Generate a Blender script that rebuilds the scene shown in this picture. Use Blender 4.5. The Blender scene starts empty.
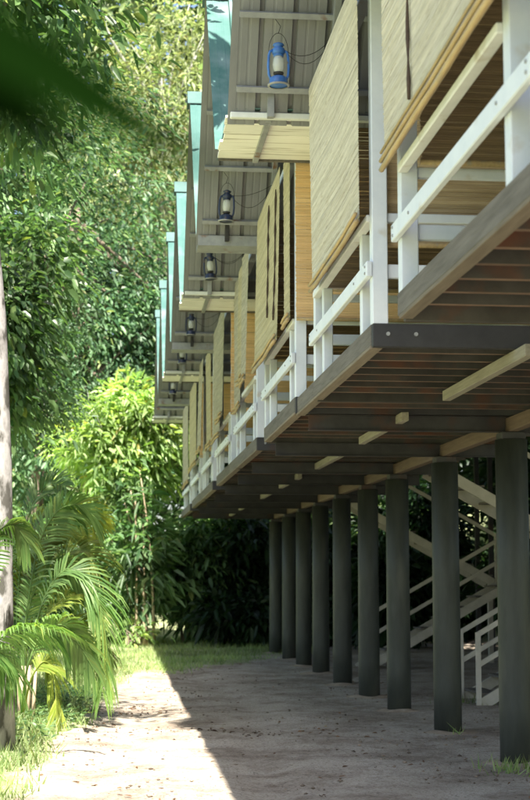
import bpy, bmesh, math, random
import numpy as np
from mathutils import Vector, Matrix

random.seed(7)
RNG = np.random.default_rng(11)
R = math.radians
scene = bpy.context.scene
COL = scene.collection

# ------------------------------------------------------------------ camera
F_PX, PX_H = 1500.0, 800.0
VPX, VPY = 115.0, 578.0
PITCH = math.atan((VPY - 400) / F_PX)
YAW = math.atan((265 - VPX) / F_PX * math.cos(PITCH))
CAM_H = 1.65
cam = bpy.data.cameras.new('camera')
camo = bpy.data.objects.new('camera', cam); COL.objects.link(camo)
cam.sensor_fit = 'VERTICAL'; cam.sensor_height = 36.0
cam.lens = 36.0 * F_PX / PX_H
cam.clip_start = 0.05; cam.clip_end = 3000
camo.location = (0, 0, CAM_H)
camo.rotation_mode = 'XYZ'
camo.rotation_euler = (math.pi / 2 + PITCH, 0, -YAW)
cam.dof.use_dof = True
cam.dof.focus_distance = 12.5
cam.dof.aperture_fstop = 3.4
scene.camera = camo

# ------------------------------------------------------------------ sky, sun, exposure
SUN_EL = 61
world = bpy.data.worlds.new('World'); scene.world = world
world.use_nodes = True
wn = world.node_tree.nodes; wl = world.node_tree.links
wn.clear()
wo = wn.new('ShaderNodeOutputWorld'); wb = wn.new('ShaderNodeBackground'); ws = wn.new('ShaderNodeTexSky')
ws.sky_type = 'NISHITA'; ws.sun_disc = False
ws.sun_elevation = R(SUN_EL); ws.sun_rotation = math.pi
ws.air_density = 1.0; ws.dust_density = 2.5
wb.inputs['Strength'].default_value = 0.088
wl.new(ws.outputs[0], wb.inputs[0]); wl.new(wb.outputs[0], wo.inputs[0])
sun = bpy.data.lights.new('sun', 'SUN'); suno = bpy.data.objects.new('sun', sun); COL.objects.link(suno)
sun.energy = 5.0; sun.angle = R(0.53); sun.color = (1.0, 0.95, 0.86)
suno.rotation_euler = (R(90 - SUN_EL), R(-0.3), 0)
suno.location = (0, -20, 40)
scene.view_settings.view_transform = 'Standard'
scene.view_settings.look = 'None'
scene.view_settings.gamma = 1.0
scene.view_settings.exposure = 1.88
scene.cycles.max_bounces = 8
scene.cycles.diffuse_bounces = 5
scene.cycles.transparent_max_bounces = 8
scene.cycles.sample_clamp_indirect = 6.0

# ------------------------------------------------------------------ materials
def nodes_of(name):
    m = bpy.data.materials.new(name); m.use_nodes = True
    nt = m.node_tree; nt.nodes.clear()
    return m, nt, nt.nodes, nt.links

def pm(name, c1, c2, scale=6.0, rough=0.7, bump=0.0, stretch=(1, 1, 1), metallic=0.0, spec=0.3, rnd=0.12,
       c3=None, s3=2.0, t3=0.55, w3=0.12, bscale=None, island=False, detail=5.0):
    """two-tone noise material with grain, optional third (wear / rust) colour and per-object variation"""
    m, nt, N, L = nodes_of(name)
    out = N.new('ShaderNodeOutputMaterial'); p = N.new('ShaderNodeBsdfPrincipled')
    L.new(p.outputs[0], out.inputs[0])
    tc = N.new('ShaderNodeTexCoord'); mp = N.new('ShaderNodeMapping'); mp.inputs['Scale'].default_value = stretch
    oi = N.new('ShaderNodeObjectInfo')
    ad = N.new('ShaderNodeVectorMath'); ad.operation = 'ADD'
    ml = N.new('ShaderNodeVectorMath'); ml.operation = 'SCALE'; ml.inputs['Scale'].default_value = 37.0
    cb = N.new('ShaderNodeCombineXYZ')
    for i in range(3): L.new(oi.outputs['Random'], cb.inputs[i])
    L.new(cb.outputs[0], ml.inputs[0])
    L.new(tc.outputs['Object'], mp.inputs[0]); L.new(mp.outputs[0], ad.inputs[0]); L.new(ml.outputs[0], ad.inputs[1])
    n1 = N.new('ShaderNodeTexNoise'); n1.inputs['Scale'].default_value = scale; n1.inputs['Detail'].default_value = detail
    n1.inputs['Roughness'].default_value = 0.65
    L.new(ad.outputs[0], n1.inputs['Vector'])
    rp = N.new('ShaderNodeValToRGB')
    rp.color_ramp.elements[0].position = 0.32; rp.color_ramp.elements[1].position = 0.68
    rp.color_ramp.elements[0].color = (*c1, 1); rp.color_ramp.elements[1].color = (*c2, 1)
    L.new(n1.outputs['Fac'], rp.inputs[0])
    col = rp.outputs[0]
    if c3 is not None:
        n3 = N.new('ShaderNodeTexNoise'); n3.inputs['Scale'].default_value = s3; n3.inputs['Detail'].default_value = 6
        L.new(ad.outputs[0], n3.inputs['Vector'])
        r3 = N.new('ShaderNodeValToRGB'); r3.color_ramp.elements[0].position = t3; r3.color_ramp.elements[1].position = t3 + w3
        L.new(n3.outputs['Fac'], r3.inputs[0])
        mx = N.new('ShaderNodeMix'); mx.data_type = 'RGBA'
        L.new(r3.outputs[0], mx.inputs['Factor']); L.new(col, mx.inputs['A']); mx.inputs['B'].default_value = (*c3, 1)
        col = mx.outputs['Result']
    hs = N.new('ShaderNodeHueSaturation')
    mr = N.new('ShaderNodeMapRange'); mr.inputs['To Min'].default_value = 1 - rnd; mr.inputs['To Max'].default_value = 1 + rnd
    if island:
        g = N.new('ShaderNodeNewGeometry'); L.new(g.outputs['Random Per Island'], mr.inputs[0])
    else:
        L.new(oi.outputs['Random'], mr.inputs[0])
    L.new(mr.outputs[0], hs.inputs['Value']); L.new(col, hs.inputs['Color'])
    L.new(hs.outputs[0], p.inputs['Base Color'])
    p.inputs['Roughness'].default_value = rough; p.inputs['Metallic'].default_value = metallic
    p.inputs['Specular IOR Level'].default_value = spec
    if bump:
        b = N.new('ShaderNodeBump'); b.inputs['Strength'].default_value = bump; b.inputs['Distance'].default_value = 0.01
        if bscale:
            n2 = N.new('ShaderNodeTexNoise'); n2.inputs['Scale'].default_value = bscale; n2.inputs['Detail'].default_value = 4
            L.new(ad.outputs[0], n2.inputs['Vector']); L.new(n2.outputs['Fac'], b.inputs['Height'])
        else:
            L.new(n1.outputs['Fac'], b.inputs['Height'])
        L.new(b.outputs[0], p.inputs['Normal'])
    return m

def leaf_mat(name, ca, cb_, trans, rough=0.42, spec=0.35, tfac=0.38, cc=None):
    m, nt, N, L = nodes_of(name)
    out = N.new('ShaderNodeOutputMaterial'); p = N.new('ShaderNodeBsdfPrincipled'); t = N.new('ShaderNodeBsdfTranslucent')
    g = N.new('ShaderNodeNewGeometry'); rp = N.new('ShaderNodeValToRGB')
    e = rp.color_ramp.elements
    e[0].position = 0.0; e[0].color = (*ca, 1); e[1].position = 0.93 if cc else 1.0; e[1].color = (*cb_, 1)
    if cc:
        x = e.new(1.0); x.color = (*cc, 1)
    L.new(g.outputs['Random Per Island'], rp.inputs[0])
    tc = N.new('ShaderNodeTexCoord'); nz = N.new('ShaderNodeTexNoise'); nz.inputs['Scale'].default_value = 0.75; nz.inputs['Detail'].default_value = 3
    L.new(tc.outputs['Object'], nz.inputs['Vector'])
    mr = N.new('ShaderNodeMapRange'); mr.inputs['From Min'].default_value = 0.34; mr.inputs['From Max'].default_value = 0.66
    mr.inputs['To Min'].default_value = 0.36; mr.inputs['To Max'].default_value = 1.34
    hs = N.new('ShaderNodeHueSaturation'); L.new(nz.outputs['Fac'], mr.inputs[0]); L.new(mr.outputs[0], hs.inputs['Value'])
    mh = N.new('ShaderNodeMapRange'); mh.inputs['To Min'].default_value = 0.53; mh.inputs['To Max'].default_value = 0.47
    n2 = N.new('ShaderNodeTexNoise'); n2.inputs['Scale'].default_value = 0.4; L.new(tc.outputs['Object'], n2.inputs['Vector'])
    L.new(n2.outputs['Fac'], mh.inputs[0]); L.new(mh.outputs[0], hs.inputs['Hue'])
    L.new(rp.outputs[0], hs.inputs['Color'])
    rp = hs
    L.new(rp.outputs[0], p.inputs['Base Color'])
    p.inputs['Roughness'].default_value = rough; p.inputs['Specular IOR Level'].default_value = spec
    mm = N.new('ShaderNodeMix'); mm.data_type = 'RGBA'; mm.blend_type = 'MULTIPLY'; mm.inputs['Factor'].default_value = 1.0
    L.new(rp.outputs[0], mm.inputs['A']); mm.inputs['B'].default_value = (*trans, 1)
    L.new(mm.outputs['Result'], t.inputs[0])
    mx = N.new('ShaderNodeMixShader'); mx.inputs[0].default_value = tfac
    L.new(p.outputs[0], mx.inputs[1]); L.new(t.outputs[0], mx.inputs[2]); L.new(mx.outputs[0], out.inputs[0])
    return m

M = {}
M['white'] = pm('white_paint', (0.64, 0.69, 0.77), (0.74, 0.78, 0.84), 5, 0.55, 0.08, rnd=0.05, c3=(0.52, 0.47, 0.39), s3=4.5, t3=0.60, w3=0.16)
M['cream'] = pm('cream_paint', (0.64, 0.65, 0.65), (0.74, 0.75, 0.75), 5, 0.6, 0.08, rnd=0.05, c3=(0.42, 0.36, 0.26), s3=3.0, t3=0.64, w3=0.12)
M['stair'] = pm('stair_paint', (0.44, 0.42, 0.35), (0.56, 0.53, 0.45), 5, 0.6, 0.05, rnd=0.06)
M['under'] = pm('sheet_underside', (0.205, 0.208, 0.213), (0.27, 0.272, 0.275), 3.5, 0.6, 0.0, stretch=(1, 0.4, 0.4), rnd=0.05, c3=(0.26, 0.23, 0.19), s3=2.2, t3=0.62, w3=0.15)
M['teal'] = pm('sheet_teal', (0.055, 0.13, 0.115), (0.085, 0.165, 0.148), 3.0, 0.75, 0.0, spec=0.1, rnd=0.06, c3=(0.17, 0.23, 0.225), s3=1.5, t3=0.52, w3=0.2)
M['ridge'] = pm('ridge_teal', (0.08, 0.15, 0.135), (0.115, 0.18, 0.168), 3.0, 0.8, spec=0.08, rnd=0.05)
M['steel'] = pm('purlin_steel', (0.27, 0.28, 0.29), (0.37, 0.38, 0.38), 9, 0.5, 0.05, metallic=0.15, c3=(0.22, 0.12, 0.07), s3=5, t3=0.62, w3=0.1)
M['joist'] = pm('rusty_joist', (0.038, 0.036, 0.033), (0.068, 0.064, 0.059), 4, 0.65, 0.1, rnd=0.2, c3=(0.11, 0.048, 0.03), s3=2.6, t3=0.52, w3=0.18)
M['rust'] = pm('rust_flange', (0.11, 0.07, 0.05), (0.19, 0.125, 0.09), 5, 0.75, 0.1, rnd=0.2)
M['beam'] = pm('dark_beam', (0.03, 0.03, 0.033), (0.052, 0.052, 0.055), 4, 0.55, 0.1, rnd=0.15, c3=(0.075, 0.04, 0.03), s3=2.5, t3=0.6, w3=0.15)
M['fascia'] = pm('weathered_fascia', (0.10, 0.09, 0.08), (0.17, 0.155, 0.14), 6, 0.8, 0.3, stretch=(6, 0.35, 6), rnd=0.12, c3=(0.10, 0.085, 0.07), s3=3, t3=0.58, w3=0.15)
M['rawwood'] = pm('raw_timber', (0.14, 0.115, 0.09), (0.22, 0.185, 0.145), 7, 0.75, 0.25, stretch=(6, 0.35, 6), rnd=0.15)
M['bearer'] = pm('pale_timber', (0.22, 0.205, 0.16), (0.32, 0.30, 0.24), 7, 0.75, 0.25, stretch=(6, 0.35, 6), rnd=0.12, c3=(0.20, 0.17, 0.11), s3=5, t3=0.62, w3=0.1)
M['brownbeam'] = pm('brown_timber', (0.11, 0.078, 0.056), (0.17, 0.122, 0.09), 7, 0.75, 0.25, stretch=(6, 0.35, 6), rnd=0.15)
M['deck'] = pm('deck_plank', (0.06, 0.055, 0.048), (0.10, 0.092, 0.082), 7, 0.8, 0.25, stretch=(6, 0.35, 6), rnd=0.2)
M['soffit'] = pm('soffit_board', (0.83, 0.81, 0.73), (0.90, 0.88, 0.81), 5, 0.75, 0.15, stretch=(0.5, 9, 9), rnd=0.09, c3=(0.50, 0.46, 0.38), s3=2.6, t3=0.57, w3=0.12)
M['flash'] = pm('eave_flashing', (0.66, 0.68, 0.66), (0.80, 0.82, 0.80), 5, 0.5, rnd=0.04, c3=(0.42, 0.60, 0.55), s3=5, t3=0.6, w3=0.1)  # teal spots painted for light passing at the sheet ends
M['wall'] = pm('wall_board', (0.16, 0.10, 0.06), (0.26, 0.17, 0.10), 6, 0.8, 0.2, stretch=(6, 6, 0.4), rnd=0.2)
M['column'] = pm('column_paint', (0.030, 0.034, 0.028), (0.056, 0.062, 0.051), 5, 0.5, 0.15, stretch=(1, 1, 0.22), rnd=0.12, c3=(0.075, 0.078, 0.062), s3=4.0, t3=0.56, w3=0.16, bscale=40)
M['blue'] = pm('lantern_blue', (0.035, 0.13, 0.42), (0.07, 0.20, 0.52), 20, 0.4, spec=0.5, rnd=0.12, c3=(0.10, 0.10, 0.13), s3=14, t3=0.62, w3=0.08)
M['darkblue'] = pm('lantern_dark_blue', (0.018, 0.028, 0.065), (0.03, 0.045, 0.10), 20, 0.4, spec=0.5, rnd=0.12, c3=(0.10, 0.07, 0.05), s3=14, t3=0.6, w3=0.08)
M['tin'] = pm('grey_tin', (0.25, 0.25, 0.26), (0.40, 0.40, 0.40), 15, 0.45, metallic=0.4)
M['wire'] = pm('black_wire', (0.03, 0.03, 0.03), (0.06, 0.055, 0.05), 15, 0.6)
M['rope'] = pm('dark_rope', (0.05, 0.035, 0.03), (0.10, 0.07, 0.055), 60, 0.9, 0.3)
M['bamboo_pale'] = pm('bamboo_weathered', (0.46, 0.42, 0.365), (0.58, 0.54, 0.475), 5, 0.75, 0.1, stretch=(7, 0.45, 7), rnd=0.14, island=True, c3=(0.36, 0.31, 0.245), s3=13.0, t3=0.54, w3=0.2)
M['bamboo_olive'] = pm('bamboo_olive', (0.39, 0.34, 0.225), (0.50, 0.445, 0.31), 5, 0.75, 0.1, stretch=(7, 0.45, 7), rnd=0.14, island=True, c3=(0.34, 0.30, 0.21), s3=13.0, t3=0.54, w3=0.2)
M['bamboo_grey'] = pm('bamboo_grey', (0.36, 0.33, 0.27), (0.47, 0.435, 0.36), 5, 0.8, 0.1, stretch=(7, 0.45, 7), rnd=0.16, island=True, c3=(0.27, 0.245, 0.195), s3=13.0, t3=0.54, w3=0.2)
M['bamboo_orange'] = pm('bamboo_orange', (0.70, 0.46, 0.225), (0.82, 0.58, 0.31), 5, 0.6, 0.1, stretch=(0.8, 7, 7), rnd=0.12, island=True)
M['bamboo_brown'] = pm('bamboo_brown', (0.20, 0.14, 0.08), (0.30, 0.21, 0.12), 5, 0.7, 0.1, stretch=(0.8, 7, 7), rnd=0.18, island=True)
M['bamboo_tan'] = pm('bamboo_tan', (0.40, 0.29, 0.16), (0.52, 0.40, 0.24), 5, 0.7, 0.1, stretch=(0.8, 7, 7), rnd=0.18, island=True)
M['rod'] = pm('bamboo_rod', (0.38, 0.27, 0.14), (0.52, 0.38, 0.20), 8, 0.5, 0.1, stretch=(5, 0.6, 5), rnd=0.15, c3=(0.35, 0.30, 0.22), s3=3, t3=0.55, w3=0.1)
M['bark_pale'] = pm('bark_pale', (0.22, 0.205, 0.195), (0.42, 0.40, 0.385), 14, 0.9, 0.9, stretch=(1, 1, 0.45), c3=(0.075, 0.07, 0.06), s3=7, t3=0.50, w3=0.08)
M['bark'] = pm('bark_brown', (0.11, 0.085, 0.06), (0.20, 0.16, 0.12), 9, 0.9, 0.6, stretch=(1, 1, 0.3), rnd=0.2)
M['stem'] = pm('cane_stem', (0.36, 0.27, 0.17), (0.50, 0.40, 0.27), 9, 0.7, 0.2, stretch=(1, 1, 0.3), rnd=0.2)
M['whitebark'] = pm('white_bark', (0.30, 0.29, 0.26), (0.42, 0.41, 0.38), 8, 0.8, 0.3, stretch=(1, 1, 0.4), c3=(0.2, 0.2, 0.16), s3=6, t3=0.62, w3=0.1)
M['leaf_glossy'] = leaf_mat('leaf_glossy', (0.050, 0.115, 0.038), (0.165, 0.265, 0.10), (1.4, 1.6, 0.8), 0.36, 0.42, 0.42, (0.20, 0.24, 0.05))
M['leaf_mid'] = leaf_mat('leaf_mid', (0.070, 0.150, 0.060), (0.21, 0.32, 0.14), (1.35, 1.5, 0.85), 0.42, 0.35, 0.42, (0.19, 0.22, 0.06))
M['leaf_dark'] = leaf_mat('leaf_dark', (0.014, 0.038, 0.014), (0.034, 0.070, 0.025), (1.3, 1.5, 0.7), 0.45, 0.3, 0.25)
M['leaf_dark2'] = leaf_mat('leaf_fine_dark', (0.035, 0.085, 0.034), (0.10, 0.18, 0.07), (1.3, 1.5, 0.8), 0.45, 0.3, 0.38)
M['leaf_mid2'] = leaf_mat('leaf_mid_blue', (0.055, 0.13, 0.06), (0.17, 0.28, 0.14), (1.3, 1.45, 0.9), 0.42, 0.35, 0.40, (0.30, 0.34, 0.12))
M['leaf_far'] = leaf_mat('leaf_far', (0.13, 0.20, 0.085), (0.27, 0.35, 0.165), (1.3, 1.4, 0.9), 0.6, 0.2, 0.42)
M['leaf_pale'] = leaf_mat('leaf_pale', (0.24, 0.30, 0.14), (0.42, 0.46, 0.26), (1.4, 1.5, 0.8), 0.5, 0.35, 0.38, (0.30, 0.24, 0.10))  # yellowish leaves made paler in place of distance haze
M['leaf_bright'] = leaf_mat('leaf_bright', (0.20, 0.33, 0.10), (0.38, 0.50, 0.21), (1.4, 1.5, 0.6), 0.42, 0.4, 0.42, (0.34, 0.30, 0.06))
M['frond'] = leaf_mat('frond_green', (0.10, 0.21, 0.055), (0.24, 0.36, 0.11), (1.5, 1.6, 0.7), 0.45, 0.32, 0.42, (0.26, 0.26, 0.05))
M['frond_yellow'] = leaf_mat('frond_yellow', (0.18, 0.28, 0.045), (0.36, 0.41, 0.09), (1.4, 1.3, 0.6), 0.4, 0.45, 0.45)
M['frond_dark'] = leaf_mat('frond_dark', (0.03, 0.085, 0.022), (0.06, 0.130, 0.035), (1.4, 1.6, 0.6), 0.36, 0.5, 0.3)
M['grass'] = leaf_mat('grass_blades', (0.20, 0.30, 0.10), (0.40, 0.47, 0.21), (1.4, 1.5, 0.6), 0.5, 0.3, 0.35, (0.30, 0.26, 0.12))
M['litter'] = leaf_mat('dry_leaves', (0.10, 0.055, 0.03), (0.26, 0.15, 0.08), (1, 0.8, 0.6), 0.7, 0.2, 0.1, (0.34, 0.26, 0.08))
M['near_leaf'] = leaf_mat('near_leaf', (0.003, 0.011, 0.001), (0.004, 0.013, 0.002), (1.2, 1.4, 0.5), 0.8, 0.0, 0.05)  # near-black colour stands in for shade on the leaf

def glass_mat():
    m, nt, N, L = nodes_of('lantern_glass')
    out = N.new('ShaderNodeOutputMaterial'); g = N.new('ShaderNodeBsdfPrincipled'); t = N.new('ShaderNodeBsdfTransparent')
    g.inputs['Base Color'].default_value = (0.75, 0.77, 0.72, 1); g.inputs['Roughness'].default_value = 0.08
    g.inputs['Specular IOR Level'].default_value = 0.8
    mx = N.new('ShaderNodeMixShader'); mx.inputs[0].default_value = 0.42
    L.new(t.outputs[0], mx.inputs[1]); L.new(g.outputs[0], mx.inputs[2]); L.new(mx.outputs[0], out.inputs[0])
    return m
M['glass'] = glass_mat()

def ground_mat():
    m, nt, N, L = nodes_of('sandy_ground')
    out = N.new('ShaderNodeOutputMaterial'); p = N.new('ShaderNodeBsdfPrincipled'); L.new(p.outputs[0], out.inputs[0])
    tc = N.new('ShaderNodeTexCoord')
    def noise(s, d=6, r=0.6):
        n = N.new('ShaderNodeTexNoise'); n.inputs['Scale'].default_value = s; n.inputs['Detail'].default_value = d
        n.inputs['Roughness'].default_value = r; L.new(tc.outputs['Object'], n.inputs['Vector']); return n.outputs['Fac']
    def ramp(v, p0, c0, p1, c1):
        r = N.new('ShaderNodeValToRGB'); r.color_ramp.elements[0].position = p0; r.color_ramp.elements[1].position = p1
        r.color_ramp.elements[0].color = (*c0, 1); r.color_ramp.elements[1].color = (*c1, 1); L.new(v, r.inputs[0]); return r.outputs[0]
    def mix(f, a, b):
        x = N.new('ShaderNodeMix'); x.data_type = 'RGBA'; L.new(f, x.inputs['Factor'])
        L.new(a, x.inputs['A']); L.new(b, x.inputs['B']); return x.outputs['Result']
    sand = ramp(noise(1.1), 0.3, (0.42, 0.355, 0.28), 0.7, (0.54, 0.47, 0.385))
    dirt = ramp(noise(5.0), 0.3, (0.22, 0.17, 0.125), 0.7, (0.38, 0.315, 0.25))
    blot = ramp(noise(0.8, 10, 0.78), 0.45, (0, 0, 0), 0.58, (1, 1, 1))
    c = mix(blot, sand, dirt)
    grit = ramp(noise(38, 3), 0.36, (0.16, 0.12, 0.09), 0.44, (1, 1, 1))
    mg = N.new('ShaderNodeMix'); mg.data_type = 'RGBA'; mg.blend_type = 'MULTIPLY'; mg.inputs['Factor'].default_value = 0.6
    L.new(c, mg.inputs['A']); L.new(grit, mg.inputs['B']); c = mg.outputs['Result']
    at = N.new('ShaderNodeAttribute'); at.attribute_name = 'grass'
    soil = ramp(noise(7), 0.3, (0.20, 0.25, 0.10), 0.7, (0.40, 0.41, 0.24))
    gm = N.new('ShaderNodeMath'); gm.operation = 'MULTIPLY_ADD'; gm.inputs[1].default_value = 0.8
    L.new(noise(4, 6), gm.inputs[0]); 
    ga = N.new('ShaderNodeMath'); ga.operation = 'SUBTRACT'; L.new(at.outputs['Fac'], ga.inputs[0]); ga.inputs[1].default_value = 0.40
    L.new(ga.outputs[0], gm.inputs[2])
    gr = ramp(gm.outputs[0], 0.38, (0, 0, 0), 0.55, (1, 1, 1))
    c = mix(gr, c, soil)
    L.new(c, p.inputs['Base Color']); p.inputs['Roughness'].default_value = 0.95; p.inputs['Specular IOR Level'].default_value = 0.1
    b = N.new('ShaderNodeBump'); b.inputs['Strength'].default_value = 0.9; b.inputs['Distance'].default_value = 0.05
    L.new(noise(16, 8, 0.7), b.inputs['Height']); L.new(b.outputs[0], p.inputs['Normal'])
    return m
M['ground'] = ground_mat()

# ------------------------------------------------------------------ helpers
def tag(o, label=None, cat=None, group=None, kind=None):
    if label: o['label'] = label
    if cat: o['category'] = cat
    if group: o['group'] = group
    if kind: o['kind'] = kind
    elif cat: o['kind'] = 'thing'
    return o

def empty(name, loc):
    o = bpy.data.objects.new(name, None); COL.objects.link(o); o.location = loc; o.empty_display_size = 0.2
    return o

def mesh_np(name, V, Fs, smooth=False):
    """V (n,3); Fs list of (m,k) arrays"""
    me = bpy.data.meshes.new(name)
    V = np.asarray(V, dtype=np.float32)
    me.vertices.add(len(V)); me.vertices.foreach_set('co', V.ravel())
    loops = np.concatenate([f.ravel() for f in Fs]).astype(np.int32)
    sizes = np.concatenate([np.full(len(f), f.shape[1]) for f in Fs]).astype(np.int32)
    starts = np.concatenate([[0], np.cumsum(sizes)[:-1]]).astype(np.int32)
    me.loops.add(len(loops)); me.loops.foreach_set('vertex_index', loops)
    me.polygons.add(len(sizes)); me.polygons.foreach_set('loop_start', starts)
    me.update(calc_edges=True)
    if smooth: me.polygons.foreach_set('use_smooth', np.ones(len(sizes), dtype=bool))
    me.validate()
    return me

def put(name, me, mat=None, parent=None, loc=(0, 0, 0)):
    o = bpy.data.objects.new(name, me); COL.objects.link(o)
    if mat is not None and len(me.materials) == 0: me.materials.append(mat)
    if parent is not None: o.parent = parent
    o.location = loc
    return o

class MB:
    def __init__(s): s.v = []; s.f = []; s.mi = []
    def add(s, vs, fs, mi=0):
        o = len(s.v); s.v += [tuple(v) for v in vs]; s.f += [tuple(i + o for i in f) for f in fs]; s.mi += [mi] * len(fs); return s
    def box(s, x0, x1, y0, y1, z0, z1, mi=0, ch=0.0):
        if ch <= 0:
            vs = [(x, y, z) for z in (z0, z1) for y in (y0, y1) for x in (x0, x1)]
            return s.add(vs, [(0, 2, 3, 1), (4, 5, 7, 6), (0, 1, 5, 4), (2, 6, 7, 3), (0, 4, 6, 2), (1, 3, 7, 5)], mi)
        bm = bmesh.new()
        bmesh.ops.create_cube(bm, size=1.0)
        for v in bm.verts:
            v.co = Vector(((x0 + x1) / 2 + v.co.x * (x1 - x0), (y0 + y1) / 2 + v.co.y * (y1 - y0), (z0 + z1) / 2 + v.co.z * (z1 - z0)))
        bmesh.ops.bevel(bm, geom=list(bm.edges), offset=ch, segments=1, affect='EDGES')
        bm.verts.index_update()
        s.add([v.co[:] for v in bm.verts], [[v.index for v in f.verts] for f in bm.faces], mi); bm.free(); return s
    def bar(s, a, b, w, h, mi=0, up=(0, 0, 1)):
        """rectangular bar from a to b, w sideways, h along up"""
        a = Vector(a); b = Vector(b); d = (b - a).normalized(); u = Vector(up)
        sd = d.cross(u).normalized(); u = sd.cross(d).normalized()
        vs = []
        for p in (a, b):
            for q, t in ((-1, -1), (1, -1), (1, 1), (-1, 1)): vs.append(p + sd * (q * w / 2) + u * (t * h / 2))
        return s.add(vs, [(0, 1, 2, 3), (7, 6, 5, 4), (0, 4, 5, 1), (1, 5, 6, 2), (2, 6, 7, 3), (3, 7, 4, 0)], mi)
    def tube(s, pts, rad, n=8, mi=0, cap=True):
        pts = [Vector(p) for p in pts]
        if not hasattr(rad, '__len__'): rad = [rad] * len(pts)
        o = len(s.v); prev = None
        for i, p in enumerate(pts):
            d = (pts[min(i + 1, len(pts) - 1)] - pts[max(i - 1, 0)]).normalized()
            if prev is None:
                r = d.orthogonal().normalized()
            else:
                r = (prev - d * prev.dot(d)); r = r.normalized() if r.length > 1e-6 else d.orthogonal().normalized()
            prev = r; q = d.cross(r)
            for k in range(n):
                a = 2 * math.pi * k / n
                s.v.append(tuple(p + (r * math.cos(a) + q * math.sin(a)) * rad[i]))
        for i in range(len(pts) - 1):
            for k in range(n):
                s.f.append((o + i * n + k, o + i * n + (k + 1) % n, o + (i + 1) * n + (k + 1) % n, o + (i + 1) * n + k)); s.mi.append(mi)
        if cap:
            s.f.append(tuple(o + k for k in range(n - 1, -1, -1))); s.mi.append(mi)
            e = o + (len(pts) - 1) * n
            s.f.append(tuple(e + k for k in range(n))); s.mi.append(mi)
        return s
    def lathe(s, prof, n=16, c=(0, 0, 0), mi=0):
        o = len(s.v)
        for r, z in prof:
            for k in range(n):
                a = 2 * math.pi * k / n; s.v.append((c[0] + r * math.cos(a), c[1] + r * math.sin(a), c[2] + z))
        for i in range(len(prof) - 1):
            for k in range(n):
                s.f.append((o + i * n + k, o + i * n + (k + 1) % n, o + (i + 1) * n + (k + 1) % n, o + (i + 1) * n + k)); s.mi.append(mi)
        return s
    def mesh(s, name, mats, smooth=False):
        me = bpy.data.meshes.new(name); me.from_pydata(s.v, [], s.f)
        for m in (mats if isinstance(mats, (list, tuple)) else [mats]): me.materials.append(m)
        me.polygons.foreach_set('material_index', s.mi)
        if smooth: me.polygons.foreach_set('use_smooth', [True] * len(s.f))
        me.update(); return me
    def build(s, name, mats, parent=None, loc=(0, 0, 0), smooth=False):
        """vertices are given relative to the parent"""
        return put(name, s.mesh(name, mats, smooth), None, parent, loc)

def copy_tree(o, parent=None):
    c = o.copy(); COL.objects.link(c); c.parent = parent
    for ch in list(o.children): copy_tree(ch, c)
    return c

_ng = np.random.default_rng(3).random((64, 64))
def vnoise(x, y, s):
    x = np.asarray(x) * s; y = np.asarray(y) * s
    xi = np.floor(x).astype(int); yi = np.floor(y).astype(int); fx = x - xi; fy = y - yi
    fx = fx * fx * (3 - 2 * fx); fy = fy * fy * (3 - 2 * fy)
    g = lambda a, b: _ng[a % 64, b % 64]
    return (g(xi, yi) * (1 - fx) + g(xi + 1, yi) * fx) * (1 - fy) + (g(xi, yi + 1) * (1 - fx) + g(xi + 1, yi + 1) * fx) * fy
def fbm(x, y, s): return vnoise(x, y, s) * .5 + vnoise(x + 17, y + 5, s * 2.1) * .3 + vnoise(x + 3, y + 31, s * 4.3) * .2
def sstep(a, b, x):
    t = np.clip((np.asarray(x) - a) / (b - a), 0, 1); return t * t * (3 - 2 * t)

# ------------------------------------------------------------------ ground
def grass_at(x, y):
    x = np.asarray(x, float); y = np.asarray(y, float)
    w = (fbm(x, y, 0.9) - .5) * 1.2
    edge = np.interp(y, [0, 11, 13, 15.5, 17, 20, 23, 26, 28, 34], [-0.9, -0.75, -0.72, -0.62, -0.28, -0.2, -0.1, 0.2, 1.2, 2.6])
    left = sstep(0.25, -0.35, x - edge + w * .6)
    back = sstep(25.0, 29.5, y - np.maximum(x - 1.0, 0) * 2.2 + w * 3.0)
    far = sstep(8.5, 10, x)
    return np.clip(np.maximum(np.maximum(left, back), far), 0, 1)
def height_at(x, y):
    x = np.asarray(x, float); y = np.asarray(y, float)
    h = (fbm(x, y, 0.5) - .5) * 0.08 + (fbm(x, y, 2.2) - .5) * 0.045 - 0.03 * np.exp(-((x - 1.5 - 0.3 * np.sin(y * .4)) / .22) ** 2) - 0.03 * np.exp(-((x - 0.1 - 0.3 * np.sin(y * .4)) / .22) ** 2)
    return h + sstep(8.8, 15, x) * 4.2 + sstep(-3.0, -8, x) * 0.5 + sstep(38, 48, y) * 0.8  # rear bank raised to block low light behind the cabins

def axis(a, b, step, far):
    c = list(np.arange(a, b + 1e-6, step)); d = step; lo = a; hi = b
    while lo > -far: d *= 1.5; lo -= d; hi += d; c.insert(0, lo); c.append(hi)
    return np.array(c)
gx = axis(-5, 9, 0.14, 600); gy = axis(8, 44, 0.14, 600)
GX, GY = np.meshgrid(gx, gy)
GZ = height_at(GX, GY)
nx, ny = len(gx), len(gy)
idx = np.arange(nx * ny).reshape(ny, nx)
gq = np.stack([idx[:-1, :-1], idx[:-1, 1:], idx[1:, 1:], idx[1:, :-1]], -1).reshape(-1, 4)
gme = mesh_np('ground', np.stack([GX, GY, GZ], -1).reshape(-1, 3), [gq], smooth=True)
at = gme.attributes.new('grass', 'FLOAT', 'POINT'); at.data.foreach_set('value', grass_at(GX, GY).ravel().astype(np.float32))
ground = tag(put('ground', gme, M['ground']), 'sandy ground with grass along its left and far edges', None, kind='structure')
def gz(x, y): return float(height_at(x, y))

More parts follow.
